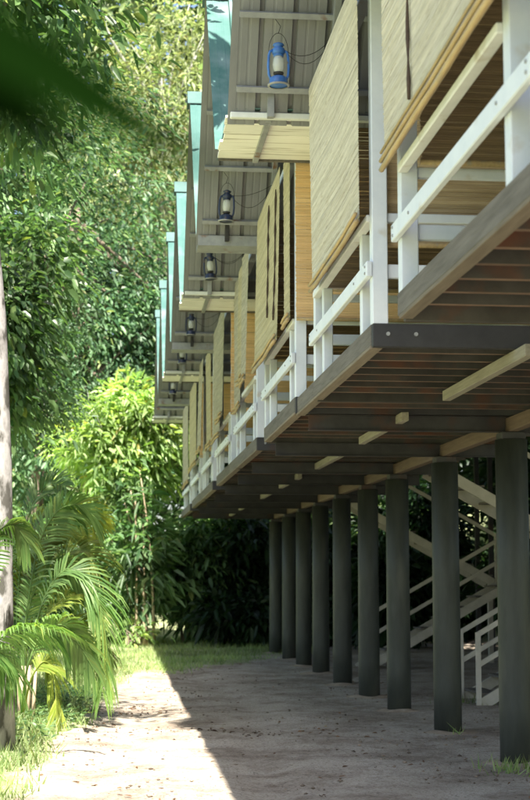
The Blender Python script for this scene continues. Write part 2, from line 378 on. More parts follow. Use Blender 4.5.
# ------------------------------------------------------------------ cabins on stilts
ZF = 3.26                      # floor top
XF, XB = 1.60, 4.40            # outer (veranda) face, rear edge
LEN = 2.90
Y0 = [5.45, 9.30, 13.30, 17.10, 21.10, 24.90, 28.90, 32.70]
EAVE, RIDGE, HALF = 5.46, 7.69, 1.70
XRB = 8.2                      # rear end of the roofs, extended past the floor to shade the stairs
XR = 0.87
MID = LEN / 2
SL = (RIDGE - EAVE) / HALF

def sheet_mesh(width, side, MID, HALF, lo):
    """ribbed roof sheet in local x 0..width, slope running from eave (v=0) to ridge; side=+1 far slope, -1 near slope"""
    prof = []; x = 0.0; pitch = 0.27
    while x < width - 1e-6:
        for dx, h in ((0, 0), (.06, 0), (.066, .0025), (.08, .0025), (.086, 0), (.135, 0), (.141, .0025), (.155, .0025), (.161, 0), (.222, 0), (.229, .045), (.260, .045), (.2699, 0)):
            if x + dx <= width + 1e-6: prof.append((x + dx, h))
        x += pitch
    prof.append((width, 0))
    SL = (RIDGE - EAVE) / HALF
    V = []; mb = MB()
    nrm = Vector((0, side * SL, 1)).normalized()
    rows = []
    for (t) in (lo / HALF, 0.5, 1.0):
        y = MID + side * (HALF * (1 - t)); z = EAVE + (RIDGE - EAVE) * t
        rows.append((y, z))
    n = len(prof)
    for lay in (0.0, 0.006):
        for (y, z) in rows:
            for (px, h) in prof:
                mb.v.append((px, y + nrm.y * (h + lay), z + nrm.z * (h + lay)))
    R3 = 3
    def id(l, r, i): return (l * R3 + r) * n + i
    for r in range(R3 - 1):
        for i in range(n - 1):
            q = (id(0, r, i), id(0, r, i + 1), id(0, r + 1, i + 1), id(0, r + 1, i))
            p = (id(1, r, i), id(1, r + 1, i), id(1, r + 1, i + 1), id(1, r, i + 1))
            if side > 0: q = q[::-1]; p = p[::-1]
            mb.f.append(q); mb.mi.append(0); mb.f.append(p); mb.mi.append(1)
    for i in range(n - 1):
        for r in (0, R3 - 1):
            mb.f.append((id(0, r, i), id(0, r, i + 1), id(1, r, i + 1), id(1, r, i))); mb.mi.append(1)
    for r in range(R3 - 1):
        for i in (0, n - 1):
            mb.f.append((id(0, r, i), id(0, r + 1, i), id(1, r + 1, i), id(1, r, i))); mb.mi.append(1)
    return mb.mesh('roof_sheet', [M['under'], M['teal']])

def cabin(wide):
    root = empty('stilt_cabin', (0, 0, 0))
    MID = LEN / 2 + (-0.2 if wide else 0.2)
    # floor
    dm = MB().box(0, 0.136, 0, LEN - 0.10, 0, 0.03).mesh('deck_plank', M['deck'])
    x = XF + 0.04
    while x < XB - 0.13:
        put('deck_plank', dm, None, root, (x, 0.05, 3.226)); x += 0.146
    jm = MB().box(0, XB - XF - 0.05, 0, 0.008, 0, 0.09).box(0.001, XB - XF - 0.051, 0.008, 0.05, 0.0, 0.008, mi=1).box(0.001, XB - XF - 0.051, 0.008, 0.045, 0.083, 0.0895).mesh('joist', [M['joist'], M['rust']])
    y = 0.36
    while y < LEN - 0.25:
        put('joist', jm, None, root, (XF + 0.035, y, 3.134)); y += 0.355
    eb = MB().box(XF + 0.003, XB, -0.01, 0.045, 3.112, 3.262, ch=0.004).build('end_beam', M['beam'], root)
    MB().box(XF + 0.033, XB, LEN - 0.055, LEN, 3.10, 3.223, ch=0.004).build('end_beam', M['joist'], root)
    for bx in (0.10, 0.28, 1.05):
        b = MB(); b.tube([(XF + bx, -0.009, 3.195), (XF + bx, -0.022, 3.195)], 0.013, 8); b.build('bolt', M['steel'], eb)
    MB().box(XF - 0.001, XF + 0.031, 0.047, LEN, 3.132, 3.264, ch=0.003).build('fascia', M['fascia'], root)
    MB().box(XF - 0.004, XF + 0.075, 0.05, LEN - 0.06, 3.108, 3.131, ch=0.003).build('fascia_sole', M['rawwood'], root)
    MB().box(2.52, 2.585, -0.25, LEN - 0.75, 3.030, 3.108, ch=0.004).build('bearer', M['bearer'], root)
    if wide:
        GAP = 1.10
        MB().box(XF - 0.001, XF + 0.031, LEN + 0.003, LEN + GAP - 0.014, 3.132, 3.264, ch=0.003).build('fascia', M['fascia'], root)
        MB().box(XF - 0.004, XF + 0.075, LEN - 0.055, LEN + GAP + 0.045, 3.108, 3.131, ch=0.003).build('fascia_sole', M['rawwood'], root)
        d2 = MB().box(0, 0.136, 0, GAP - 0.02, 0, 0.03).mesh('deck_plank', M['deck'])
        x = XF + 0.04
        while x < XB - 0.13:
            put('deck_plank', d2, None, root, (x, LEN + 0.004, 3.226)); x += 0.146
        for y in (LEN + 0.3, LEN + 0.66): put('joist', jm, None, root, (XF + 0.035, y, 3.134))
    # posts and rails
    pmesh = MB().box(0, 0.10, 0, 0.10, 0, 5.55 - ZF, ch=0.005).mesh('post', M['white'])
    for (px, py) in ((XF + 0.005, 0.0), (XF + 0.005, LEN - 0.10), (XB - 0.15, 0.0), (XB - 0.15, LEN - 0.1)):
        put('post', pmesh, None, root, (px, py, ZF))
    sm = MB().box(0, 0.075, 0, 0.09, 0, 0.685, ch=0.005).mesh('post', M['white'])
    for py in (0.46, LEN - 0.56): put('post', sm, None, root, (XF + 0.012, py, ZF))
    MB().box(XF - 0.015, XF + 0.048, 0.105, LEN - 0.105, 3.946, 3.995, ch=0.006).build('hand_rail', M['cream'], root)
    mrail = MB().box(XF - 0.034, XF + 0.003, -0.01, LEN + 0.01, 3.565, 3.665, ch=0.005).build('mid_rail', M['white'], root)
    bm_ = MB().tube([(0, 0, 0), (-0.007, 0, 0)], 0.009, 8).mesh('bolt', M['steel'])
    for (by, bz) in ((0.05, 3.595), (0.05, 3.638), (0.505, 3.617), (LEN - 0.515, 3.612), (LEN - 0.05, 3.592), (LEN - 0.045, 3.64)): put('bolt', bm_, None, mrail, (XF - 0.034, by, bz))
    for py in (0.03, LEN - 0.08):
        MB().box(XF + 0.11, XB - 0.16, py, py + 0.05, 3.93, 3.99, ch=0.005).build('hand_rail', M['white'], root)
        MB().box(XF + 0.11, XB - 0.16, py + .005, py + 0.045, 3.565, 3.655, ch=0.005).build('mid_rail', M['white'], root)
    MB().box(XF + 0.0, XF + 0.09, -0.03, LEN + 0.03, 5.552, 5.63, ch=0.004).build('eave_plate', M['white'], root)
    MB().box(XB - 0.16, XB - 0.07, -0.03, LEN + 0.03, 5.552, 5.63, ch=0.004).build('eave_plate', M['white'], root)
    wm = MB().box(0, 0.03, 0, 0.178, 0, 5.55 - ZF).mesh('wall_board', M['wall'])
    y = 0.11
    while y < LEN - 0.25:
        put('wall_board', wm, None, root, (XB - 0.19, y, ZF)); y += 0.184
    rp_ = MB().box(0, 0.10, 0, 0.10, 0, 5.60, ch=0.005).mesh('rear_post', M['beam'])
    for py in (0.1, LEN - 0.2): put('rear_post', rp_, None, root, (XRB - 0.25, py, 0.0))
    # roof
    W = 0.81
    for side in (-1, 1):
        HF = 1.42 if (wide and side > 0) else HALF
        SL = (RIDGE - EAVE) / HF
        sh = sheet_mesh(W, side, MID, HF, -0.05 if side > 0 else 0.05)
        for k in range(9): put('roof_sheet', sh, None, root, (XR + k * W, 0, (k % 2) * 0.0025))
        u = Vector((0, side * SL, 1)).normalized()
        for z in (5.64, 6.15, 6.66, 7.17, 7.52):
            yy = MID + side * (RIDGE - z) / SL
            c = Vector((0, yy, z)) - u * 0.032
            b = MB(); b.bar((XR + 0.06, c.y, c.z), (XRB - 0.05, c.y, c.z), 0.045, 0.05, up=u); b.build('purlin', M['steel'], root)
        for rx in (1.70, XB - 0.12, XRB - 0.2):
            a = Vector((rx, MID + side * (HF - 0.03), EAVE + 0.03 * SL)) - u * 0.11; e = Vector((rx, MID + side * 0.03, RIDGE - 0.03 * SL)) - u * 0.11
            b = MB(); b.bar(a, e, 0.05, 0.10, up=u); b.build('rafter', M['steel'], root)
    SL = (RIDGE - EAVE) / HALF
    rc = MB()
    s2 = 0.13 * SL
    pts = [(MID - 0.13, RIDGE - s2 + 0.05), (MID - 0.02, RIDGE + 0.062), (MID + 0.02, RIDGE + 0.062), (MID + 0.13, RIDGE - s2 + 0.05)]
    low = [(y, z - 0.008) for y, z in pts]
    vs = [(xx, y, z) for xx in (XR - 0.03, XRB) for (y, z) in pts + low]
    fs = []
    for i in range(3): fs += [(i, i + 1, 8 + i + 1, 8 + i), (4 + i, 12 + i, 12 + i + 1, 4 + i + 1)]
    fs += [(0, 8, 12, 4), (3, 7, 15, 11)] + [(i, 4 + i, 5 + i, i + 1) for i in range(3)] + [(8 + i, 9 + i, 13 + i, 12 + i) for i in range(3)]
    rc.add(vs, fs); rc.build('ridge_cap', M['ridge'], root)
    # gable closing strip at the outer roof edge
    yf = MID + (1.42 if wide else HALF)
    if wide:
        MB().box(XR + 0.02, XRB, yf - 0.035, yf + 0.02, EAVE - 0.045, EAVE + 0.005, ch=0.006).build('eave_flashing', M['flash'], root)
        yb = yf + 0.025; k = 0
        for w in (0.20, 0.27, 0.24, 0.26, 0.24):
            MB().box(XR - 0.015 + 0.012 * (k % 3), XRB, yb, yb + w - 0.006, EAVE - 0.03 + 0.004 * (k % 2), EAVE - 0.008 + 0.004 * (k % 2), ch=0.002).build('soffit_board', M['soffit'], root)
            yb += w; k += 1
        MB().box(1.185, 1.235, yf + 0.022, yb + 0.02, EAVE - 0.062, EAVE - 0.032, ch=0.002).build('batten', M['steel'], root)
        MB().box(1.19, 1.245, yf - 0.10, yf - 0.036, EAVE - 0.05, EAVE + 0.16, ch=0.002).build('bracket', M['steel'], root)
        MB().box(XR, XRB, yb - 0.0, yb + 0.02, EAVE - 0.05, EAVE + 0.03, ch=0.002).build('soffit_trim', M['fascia'], root)
        MB().box(XR + 0.01, XRB, yf - 0.02, yb + 0.30, EAVE + 0.034, EAVE + 0.046).build('valley_sun_stop', M['ridge'], root)  # sheet added across the valley to stop slivers of sun
    else:
        g = MB(); y1 = yf + 0.34  # gutter widened to close the gap against slivers of sun
        g.box(XR + 0.02, XRB, yf - 0.05, yf - 0.034, EAVE - 0.085, EAVE + 0.03)
        g.box(XR + 0.02, XRB, yf - 0.034, y1 - 0.006, EAVE - 0.085, EAVE - 0.07)
        g.box(XR + 0.02, XRB, y1 - 0.006, y1 + 0.01, EAVE - 0.085, EAVE + 0.03)
        g.build('valley_gutter', M['steel'], root)
        MB().box(1.19, 1.235, yf - 0.11, yf - 0.052, EAVE - 0.04, EAVE + 0.16, ch=0.002).build('bracket', M['wire'], root)
    return root

proto_n = cabin(False); proto_w = cabin(True)
cab_labels = [
    'nearest cabin on stilts, cut off by the right edge of the picture',
    'second cabin from the camera, with tall white corner post on a black beam',
    'third cabin from the camera, with orange mat on its near side above a white post',
    'fourth cabin from the camera, beyond the gap behind the olive blind',
    'fifth cabin from the camera, with the second orange side mat',
    'sixth cabin from the camera, between the second and third pale soffits',
    'seventh cabin from the camera, next to last of the row',
    'farthest cabin on stilts at the end of the row by the trees']
for i, y in enumerate(Y0):
    if i == 0: o = proto_n
    elif i == 1: o = proto_w
    else: o = copy_tree(proto_w if i % 2 else proto_n)
    o.location = (0.008 * math.sin(i * 2.1), y, 0.006 * math.sin(i * 3.3 + 1)); o.rotation_euler.z = 0.0025 * math.sin(i * 1.7 + 2)
    tag(o, cab_labels[i], 'cabin', 'cabins standing in a row on stilts')

o = copy_tree(proto_w); o.location = (0, 1.50, 0)  # unseen cabin added to keep the sun off the nearest one
tag(o, 'unseen cabin added beside the camera to block the sun, outside the right edge of the picture', 'cabin', 'cabins standing in a row on stilts')
tallp = MB().box(0, 0.10, 0, 0.10, 0, 5.55 - ZF, ch=0.005).mesh('post', M['white'])
for c in proto_n.children:
    if c.name.startswith('hand_rail') and c.data.materials[0] == M['cream']:
        c.data = MB().box(XF - 0.015, XF + 0.048, 0.565, LEN - 0.105, 3.946, 3.995, ch=0.006).mesh('hand_rail', M['cream'])
    if c.name.startswith('post') and abs(c.location.y - 0.46) < 0.01: c.data = tallp
for c in [c for c in proto_n.children if c.name.startswith('post') and abs(c.location.y - (LEN - 0.56)) < 0.01]: bpy.data.objects.remove(c)

# ------------------------------------------------------------------ columns and their beam
CY = [7.6, 10.4, 13.35, 16.15, 18.95, 21.2, 23.7, 26.2, 28.6, 31.0, 33.6]
CX = 3.58
def col_mesh():
    b = MB(); n = 28
    b.lathe([(0.0, -0.1), (0.150, -0.1), (0.150, 0.5), (0.147, 1.6), (0.146, 2.9), (0.0, 2.9)], n)
    return b.mesh('shaft', M['column'], True)
cmesh = col_mesh()
cap = MB().box(-0.11, 0.11, -0.11, 0.11, 2.90, 2.968, ch=0.006).mesh('cap_plate', M['beam'])
foot = MB()
for (rr, zz) in ((0.42, -0.02), (0.26, 0.018), (0.155, 0.034)):
    for k in range(18):
        a = k * math.pi / 9; q = 1 + 0.12 * math.sin(a * 2 + rr * 9) + 0.08 * math.sin(a * 3 + 1)
        foot.v.append((rr * q * math.cos(a) if rr > .2 else rr * math.cos(a), rr * q * math.sin(a) if rr > .2 else rr * math.sin(a), zz * (1 + .25 * math.sin(a * 2 + 2)) - 0.012))
for lv in range(2):
    for k in range(18):
        foot.f.append((lv * 18 + k, lv * 18 + (k + 1) % 18, lv * 18 + 18 + (k + 1) % 18, lv * 18 + 18 + k)); foot.mi.append(0)
foot = foot.mesh('soil_collar', pm('collar_soil', (0.24, 0.18, 0.125), (0.42, 0.34, 0.25), 12, 0.95, 0.6), True)
ords = ['nearest', 'second', 'third', 'fourth', 'fifth', 'sixth', 'seventh', 'eighth', 'ninth']
for i, y in enumerate(CY):
    r = empty('column', (CX, y, gz(CX, y)))
    k = i - 2
    dz = -gz(CX, y)
    s = put('shaft', cmesh, None, r); s.scale.z = (2.9 + dz) / 2.9
    put('cap_plate', cap, None, r, (0, 0, dz))
    put('soil_collar', foot, None, r).rotation_euler.z = i * 1.3
    if k < 0: lab = 'round column outside the right edge, ' + ('first' if i == 0 else 'second') + ' one under the nearest cabin'
    elif k == 0: lab = 'nearest round dark green column, at the right edge of the picture'
    elif k == 8: lab = 'farthest round dark column of the row, beside the dark thicket'
    else: lab = ords[k] + ' round dark green column counted from the right edge'
    tag(r, lab, 'column', 'round columns under the cabins')
bb = empty('timber_beam', (CX, CY[0], 2.97))
for a, b in zip(CY[:-1], CY[1:]):
    MB().box(-0.045, 0.045, a - CY[0] + 0.004, b - CY[0] - 0.004, 0.0, 0.13, ch=0.005).build('beam_length', M['brownbeam'], bb)
tag(bb, 'long brown timber beam lying on top of the round columns', 'beam')
for i, y in enumerate(CY):
    if i < 2: continue
    c = empty('cross_beam', (CX, y, 2.97))
    b = MB()
    for (x0, x1) in ((-1.86, -0.05), (0.05, 0.75)):
        b.box(x0, x1, -0.004, 0.004, 0.006, 0.134); b.box(x0, x1, -0.04, 0.04, 0.0, 0.006); b.box(x0, x1, -0.04, 0.04, 0.134, 0.14)
    b.build('web', M['beam'], c)
    if i < 2: lab = 'dark steel cross beam under the nearest cabin'
    else: lab = 'dark steel cross beam on the ' + ('nearest' if i == 2 else ords[min(i - 2, 8)]) + ' round column'
    tag(c, lab, 'beam', 'steel cross beams under the floors')

# ------------------------------------------------------------------ bamboo blinds
def blind(name, label, along, fixed, a, b, zt, zb, mat, pitch=0.0125, wav=0.02, group=None, rods=2, cords=(), lean=0.0, seed=0, rag=0.006):
    """woven mat of slats; along='y' hangs in plane x=fixed between y=a..b, along='x' in plane y=fixed"""
    g = np.random.default_rng(100 + seed)
    root = empty(name, (fixed, (a + b) / 2, zb) if along == 'y' else ((a + b) / 2, fixed, zb))
    Lh = (b - a) / 2; wav = wav * 0.45
    nseg = 8
    n = int((zt - zb) / pitch)
    u = np.linspace(-1, 1, nseg + 1)
    ph = g.random(6) * 6.28
    zs = np.arange(n) * pitch
    H = zt - zb
    def off(uu, z):
        return wav * (np.sin(uu * 2.6 + ph[0] + z * 1.3) * .6 + np.sin(uu * 5.1 + ph[1] - z * 2.2) * .4) * (1 - .5 * z / H)
    jit = g.normal(0, 0.0016, (n, 2)); endj = g.normal(0, rag, (n, 2)) * .5
    drift = np.cumsum(g.normal(0, 0.0012, (n, 2)), 0); drift -= np.linspace(0, 1, n)[:, None] * drift[-1]
    sag = np.outer(1 - zs / H, (u ** 2) * 0.0) 
    V = np.zeros((n, nseg + 1, 3, 3), np.float32)
    for j, (dz, dn) in enumerate(((-0.5, 0.0), (0.0, 1.0), (0.5, 0.0))):
        uu = np.repeat(u[None], n, 0)
        e0 = -Lh + endj[:, :1] + drift[:, :1] * 1.0; e1 = Lh + endj[:, 1:] + drift[:, 1:] * 1.0
        pos = e0 + (uu + 1) / 2 * (e1 - e0)
        z = zs[:, None] + dz * pitch * 1.06 + jit[:, :1] * (1 - uu) / 2 + jit[:, 1:] * (1 + uu) / 2
        o = off(uu, zs[:, None]) - dn * pitch * 0.38 * (1 + g.normal(0, .3, (n, 1))) + lean * (1 - zs[:, None] / H)
        if along == 'y': V[:, :, j] = np.stack([o, pos, z], -1)
        else: V[:, :, j] = np.stack([pos, o, z], -1)
    idx = np.arange(n * (nseg + 1) * 3).reshape(n, nseg + 1, 3)
    F = []
    for j in range(2):
        q = np.stack([idx[:, :-1, j], idx[:, 1:, j], idx[:, 1:, j + 1], idx[:, :-1, j + 1]], -1).reshape(-1, 4)
        F.append(q)
    me = mesh_np('woven_mat', V.reshape(-1, 3), F)
    mo = put('woven_mat', me, mat, root); mo['kind'] = 'stuff'
    def P(uu, z, out):
        o = float(off(np.array(uu), np.array(z))) - out + lean * (1 - z / H)
        return (o, uu * Lh, z) if along == 'y' else (uu * Lh, o, z)
    for k in range(rods):
        r = MB(); zz = -0.012 + k * 0.05 + g.normal(0, .004)
        t0 = -1.012 + g.random() * .015; t1 = 1.01 - g.random() * .02
        rr = 0.017 - 0.004 * k
        r.tube([P(t0 + (t1 - t0) * t, zz, 0.022 + 0.006 * (k % 2)) for t in np.linspace(0, 1, 9)], [rr * (1.12 if i % 2 else 0.96) for i in range(9)], 8)
        r.build('bottom_rod', M['rod'], root, smooth=True)
    for (uu, z0, z1) in cords:
        c = MB()
        pts = [P(uu + 0.012 * math.sin(t * 9 + ph[2]), z1 + (z0 - z1) * t, 0.018) for t in np.linspace(0, 1, 14)]
        c.tube(pts, [0.009 + 0.004 * math.sin(i * 2.3) for i in range(14)], 6); c.build('cord', M['rope'], root, smooth=True)
    tag(root, label, 'blind', group)
    return root

ZB, ZT = 3.99, 5.58
XBL = XF - 0.075
GF = 'bamboo blinds along the veranda fronts'
y = Y0
blind('bamboo_blind', 'big pale bamboo blind nearest the camera with a dark cord hanging down it', 'y', XBL, y[0] + 0.1, y[0] + LEN + 0.02, ZT, ZB + 0.02, M['bamboo_pale'], 0.0125, 0.02, GF, 3, ((0.42, 1.6, 0.14), (-0.25, 0.03, 0.0)), seed=1)
blind('bamboo_blind', 'sandy grey bamboo blind left of the tall white corner post', 'y', XBL, y[1] + 0.015, y[1] + LEN - 0.50, ZT + 0.03, ZB - 0.06, M['bamboo_pale'], 0.0125, 0.022, GF, 2, (), seed=2, lean=0.02)
blind('bamboo_blind', 'wide olive bamboo blind left of the nearest orange mat', 'y', XBL, y[2] + 0.60, y[2] + LEN - 0.03, ZT, ZB - 0.10, M['bamboo_olive'], 0.014, 0.02, GF, 2, ((-0.25, 1.5, 0.35), (-0.80, 1.5, 0.22)), seed=3, lean=-0.03)
blind('bamboo_blind', 'narrow olive bamboo blind touching the nearest orange mat', 'y', XBL + 0.03, y[2] + 0.03, y[2] + 0.55, ZT, ZB, M['bamboo_olive'], 0.014, 0.012, GF, 2, (), seed=4)
for k, (i, a, b, dz, m, lab) in enumerate((
        (3, 0.16, 1.0, -0.02, 'bamboo_grey', 'first greyish strip blind on the fourth cabin, beside its tall post'),
        (3, 1.06, 1.8, 0.10, 'bamboo_olive', 'middle strip blind on the fourth cabin'),
        (3, 1.86, 2.84, -0.14, 'bamboo_grey', 'last strip blind on the fourth cabin, hanging lowest'),
        (4, 0.06, 1.3, -0.03, 'bamboo_grey', 'strip blind beside the second orange mat, on the fifth cabin'),
        (4, 1.38, 2.85, -0.20, 'bamboo_grey', 'farther strip blind on the fifth cabin'),
        (5, 0.10, 1.5, -0.10, 'bamboo_olive', 'nearer strip blind on the sixth cabin'),
        (5, 1.6, 2.85, -0.05, 'bamboo_grey', 'farther strip blind on the sixth cabin'),
        (6, 0.05, 2.8, -0.12, 'bamboo_olive', 'weathered blind on the seventh cabin'),
        (7, 0.05, 2.85, -0.25, 'bamboo_grey', 'grey blind on the farthest cabin, at the far end of the row'))):
    blind('bamboo_blind', lab, 'y', XBL + 0.02 * (k % 3), y[i] + a, y[i] + b, ZT, ZB + dz, M[m], 0.018, 0.03, GF, 2, (), seed=10 + k, lean=-0.03 + 0.02 * (k % 3), rag=0.014)
GS = 'bamboo mats closing the veranda sides'
for i, yy, m, zb, lab in (
        (0, y[0] + LEN - 0.12, 'bamboo_brown', 4.02, 'dark brown mat on the far side of the nearest cabin'),
        (1, y[1] + 0.12, 'bamboo_tan', 3.80, 'tan woven mat behind the rails of the nearest cabin'),
        (1, y[1] + LEN - 0.12, 'bamboo_brown', 4.02, 'dark brown mat behind the rails of the second cabin'),
        (2, y[2] - 0.03, 'bamboo_orange', 3.98, 'nearest orange bamboo mat, on the third cabin'),
        (2, y[2] + LEN - 0.12, 'bamboo_brown', 4.02, 'brown mat on the far side of the third cabin'),
        (4, y[4] - 0.03, 'bamboo_orange', 3.98, 'second orange bamboo mat, on the fifth cabin'),
        (6, y[6] - 0.03, 'bamboo_orange', 3.98, 'farthest orange bamboo mat, a thin sliver on the seventh cabin')):
    blind('side_mat', lab, 'x', yy, XF + (0.0 if 'orange' in m else 0.11), XB - 0.2, ZT, zb, M[m], 0.014, 0.008, GS, 1, (), seed=40 + i * 3 + len(lab), rag=0.004)

# ------------------------------------------------------------------ hurricane lanterns
def lantern(mat):
    r = empty('hurricane_lantern', (0, 0, 0))
    b = MB(); b.lathe([(0, 0), (0.088, 0), (0.095, 0.008), (0.088, 0.02), (0.085, 0.055), (0.06, 0.07), (0.035, 0.078), (0, 0.078)], 20); tk = b.build('fuel_tank', mat, r, smooth=True)
    b = MB(); b.lathe([(0.085, -0.006), (0.105, -0.004), (0.105, 0.006), (0.085, 0.006)], 20); b.build('base_rim', M['tin'], tk, smooth=True)
    b = MB(); b.lathe([(0, 0.078), (0.034, 0.078), (0.05, 0.095), (0.05, 0.104), (0.02, 0.112), (0, 0.112)], 16); b.build('burner', M['wire'], tk, smooth=True)
    b = MB(); b.lathe([(0.034, 0.104), (0.048, 0.13), (0.056, 0.165), (0.052, 0.205), (0.042, 0.235), (0.040, 0.235), (0.050, 0.205), (0.054, 0.165), (0.046, 0.13), (0.032, 0.106)], 20); b.build('glass_globe', M['glass'], r, smooth=True)
    b = MB(); b.lathe([(0, 0.236), (0.048, 0.236), (0.05, 0.248), (0.042, 0.254), (0.06, 0.262), (0.058, 0.30), (0.04, 0.308), (0.042, 0.322), (0.055, 0.328), (0.05, 0.338), (0.02, 0.35), (0, 0.352)], 20); ch = b.build('chimney_cap', mat, r, smooth=True)
    for s in (-1, 1):
        b = MB(); b.tube([(s * 0.074, 0, 0.05), (s * 0.092, 0, 0.085), (s * 0.098, 0, 0.15), (s * 0.092, 0, 0.24), (s * 0.082, 0, 0.275), (s * 0.055, 0, 0.284)], 0.0125, 8); b.build('side_tube', mat, r, smooth=True)
    b = MB(); b.tube([(0.094 * math.cos(t), 0.0, 0.27 + 0.16 * math.sin(t)) for t in np.linspace(0, math.pi, 15)], 0.003, 5); b.build('bail', M['wire'], ch, smooth=True)
    return r
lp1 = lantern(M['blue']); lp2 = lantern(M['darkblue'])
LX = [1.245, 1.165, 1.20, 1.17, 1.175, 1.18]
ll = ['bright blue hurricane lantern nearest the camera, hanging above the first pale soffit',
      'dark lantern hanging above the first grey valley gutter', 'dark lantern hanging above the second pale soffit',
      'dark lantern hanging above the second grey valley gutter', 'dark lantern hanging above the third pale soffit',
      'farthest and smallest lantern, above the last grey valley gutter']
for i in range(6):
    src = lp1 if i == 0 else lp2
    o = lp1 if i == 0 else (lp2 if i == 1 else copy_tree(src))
    yy = Y0[i + 1] + MID + ((-0.2 + (RIDGE - 6.15) / SL * 1.42 / 1.70) if (i + 1) % 2 else (0.2 + (RIDGE - 6.15) / SL)) - 0.075
    z = 5.53
    o.location = (LX[i], yy, z); o.rotation_euler = (0, R([0, 2, -2.5, 1.5, -2, 1][i]), R([4, -10, 8, -5, 3, 0][i]))
    o.scale = (0.84, 0.84, 1.0)
    tag(o, ll[i], 'lantern', 'hurricane lanterns under the roofs')
    top = Vector((LX[i], yy, z + 0.43))
    pur = Vector((LX[i] - 0.02, yy + 0.04, 6.09))
    w = empty('lantern_wire', tuple(top))
    b = MB(); b.tube([Vector((0, 0, 0)), (pur - top) * .5 + Vector((0.03, 0, 0)), pur - top], 0.003, 5); b.build('hanger', M['wire'], w)
    e = Vector((1.70, yy + 0.05, 5.98))
    st = Vector((LX[i] + 0.05, yy, z + 0.29))
    for k, sg in enumerate(((0.10, 0.17), (0.05, 0.20), (0.13, 0.15), (0.08, 0.22), (0.16, 0.11), (0.09, 0.14))[i]):
        b = MB(); pts = []
        for t in np.linspace(0, 1, 11):
            p = st.lerp(e, t); p.z -= 4 * sg * t * (1 - t); pts.append(p - top)
        b.tube(pts, 0.0028, 5); b.build('slack_wire', M['wire'], w)
    tag(w, 'thin black wire looped from the roof to the ' + ['nearest', 'second', 'third', 'fourth', 'fifth', 'farthest'][i] + ' lantern', 'wire', 'wires of the lanterns')

# ------------------------------------------------------------------ stairs in the gaps
def stairs(label, x0, ylo, yup, zl=1.55, run=2.75):
    """lower flight at ylo=(a,b) climbs towards +x to a landing, upper flight at yup climbs back to the floor"""
    r = empty('staircase', (x0, ylo[0], 0)); ox, oy = x0, ylo[0]
    g0 = gz(x0, ylo[0])
    def rel(p): return (p[0] - ox, p[1] - oy, p[2])
    x1 = x0 + run
    flights = (((x0, g0), (x1, zl), ylo), ((x1, zl), (x0 - 0.25, ZF - 0.04), yup))
    for (xa, za), (xb, zb), (ya, yb) in flights:
        for yy in (ya, yb):
            b = MB(); b.bar(rel((xa, yy, za - 0.02)), rel((xb, yy, zb - 0.02)), 0.045, 0.15); b.build('stringer', M['stair'], r)
        n = 8
        for k in range(n):
            t = (k + 0.5) / n; xx = xa + (xb - xa) * t; zz = za + (zb - za) * t + 0.03
            MB().box(xx - 0.13 - ox, xx + 0.13 - ox, ya + 0.025 - oy, yb - 0.025 - oy, zz, zz + 0.03, ch=0.003).build('tread', M['fascia'], r)
        for yy in ((ya, yb) if za < 1 and x0 > 4.7 else (ya,)):
            for h in (0.52, 0.92) if za < 1 else (0.92,):
                b = MB(); b.bar(rel((xa, yy, za + h)), rel((xb, yy, zb + h)), 0.04, 0.065); b.build('stair_rail', M['stair'], r)
            for t in (0.0, 1.0):
                xx = xa + (xb - xa) * t; zz = za + (zb - za) * t
                MB().box(xx - 0.035 - ox, xx + 0.035 - ox, yy - 0.055 - oy, yy - 0.025 - oy, zz - (0.0 if t == 0 and za < 1 else 0.12), zz + 0.955, ch=0.003).build('stair_post', M['stair'], r)
    ya, yb = min(ylo[0], yup[0]), max(ylo[1], yup[1])
    n = int((yb - ya) / 0.16)
    for k in range(n):
        yy = ya + (yb - ya) * k / n
        MB().box(x1 - ox, x1 + 1.0 - ox, yy + .004 - oy, yy + (yb - ya) / n - .004 - oy, zl, zl + 0.035).build('landing_board', M['fascia'], r)
    for px in (x1 + 0.06, x1 + 0.94):
        for py in (ya + 0.06, yb - 0.06):
            zg = gz(px, py) - 0.05
            MB().box(px - 0.045 - ox, px + 0.045 - ox, py - 0.045 - oy, py + 0.045 - oy, zg, zl - 0.003).build('landing_post', M['stair'], r)
    tag(r, label, 'stairs', 'switchback stairs up to the cabins')
stairs('nearer cream staircase whose two white newel posts stand beside the nearest column', 4.80, (19.8, 20.8), (21.0, 21.9))
stairs('farther cream staircase with crossing rails seen between the columns', 4.55, (27.5, 28.3), (28.5, 29.3))

# ------------------------------------------------------------------ leaves, trees
def leaf_arrays(P, D, Nn, L, W, fine=True, droop=0.18, fold=0.25):
    n = len(P)
    S = np.cross(D, Nn); S /= np.linalg.norm(S, axis=1, keepdims=True) + 1e-9
    U = np.cross(S, D)
    L = L[:, None]; W = W[:, None]
    dn = np.array([[0, 0, -1.0]])
    tip = P + D * L + dn * L * droop
    if fine:
        a = P + D * L * .30; b = P + D * L * .68 + dn * L * droop * .4
        V = np.stack([P, a + S * W * .46 + U * W * fold * .5, b + S * W * .42 + U * W * fold * .4, tip, b - S * W * .42 + U * W * fold * .4, a - S * W * .46 + U * W * fold * .5], 1)
        base = (np.arange(n) * 6)[:, None]
        F = np.concatenate([base + np.array([[0, 1, 2, 3]]), base + np.array([[0, 3, 4, 5]])])
    else:
        a = P + D * L * .45
        V = np.stack([P, a + S * W * .5 + U * W * fold * .5, tip, a - S * W * .5 + U * W * fold * .5], 1)
        base = (np.arange(n) * 4)[:, None]
        F = np.concatenate([base + np.array([[0, 1, 2]]), base + np.array([[0, 2, 3]])])
    return V.reshape(-1, 3), F

def unit(v): return v / (np.linalg.norm(v, axis=-1, keepdims=True) + 1e-9)

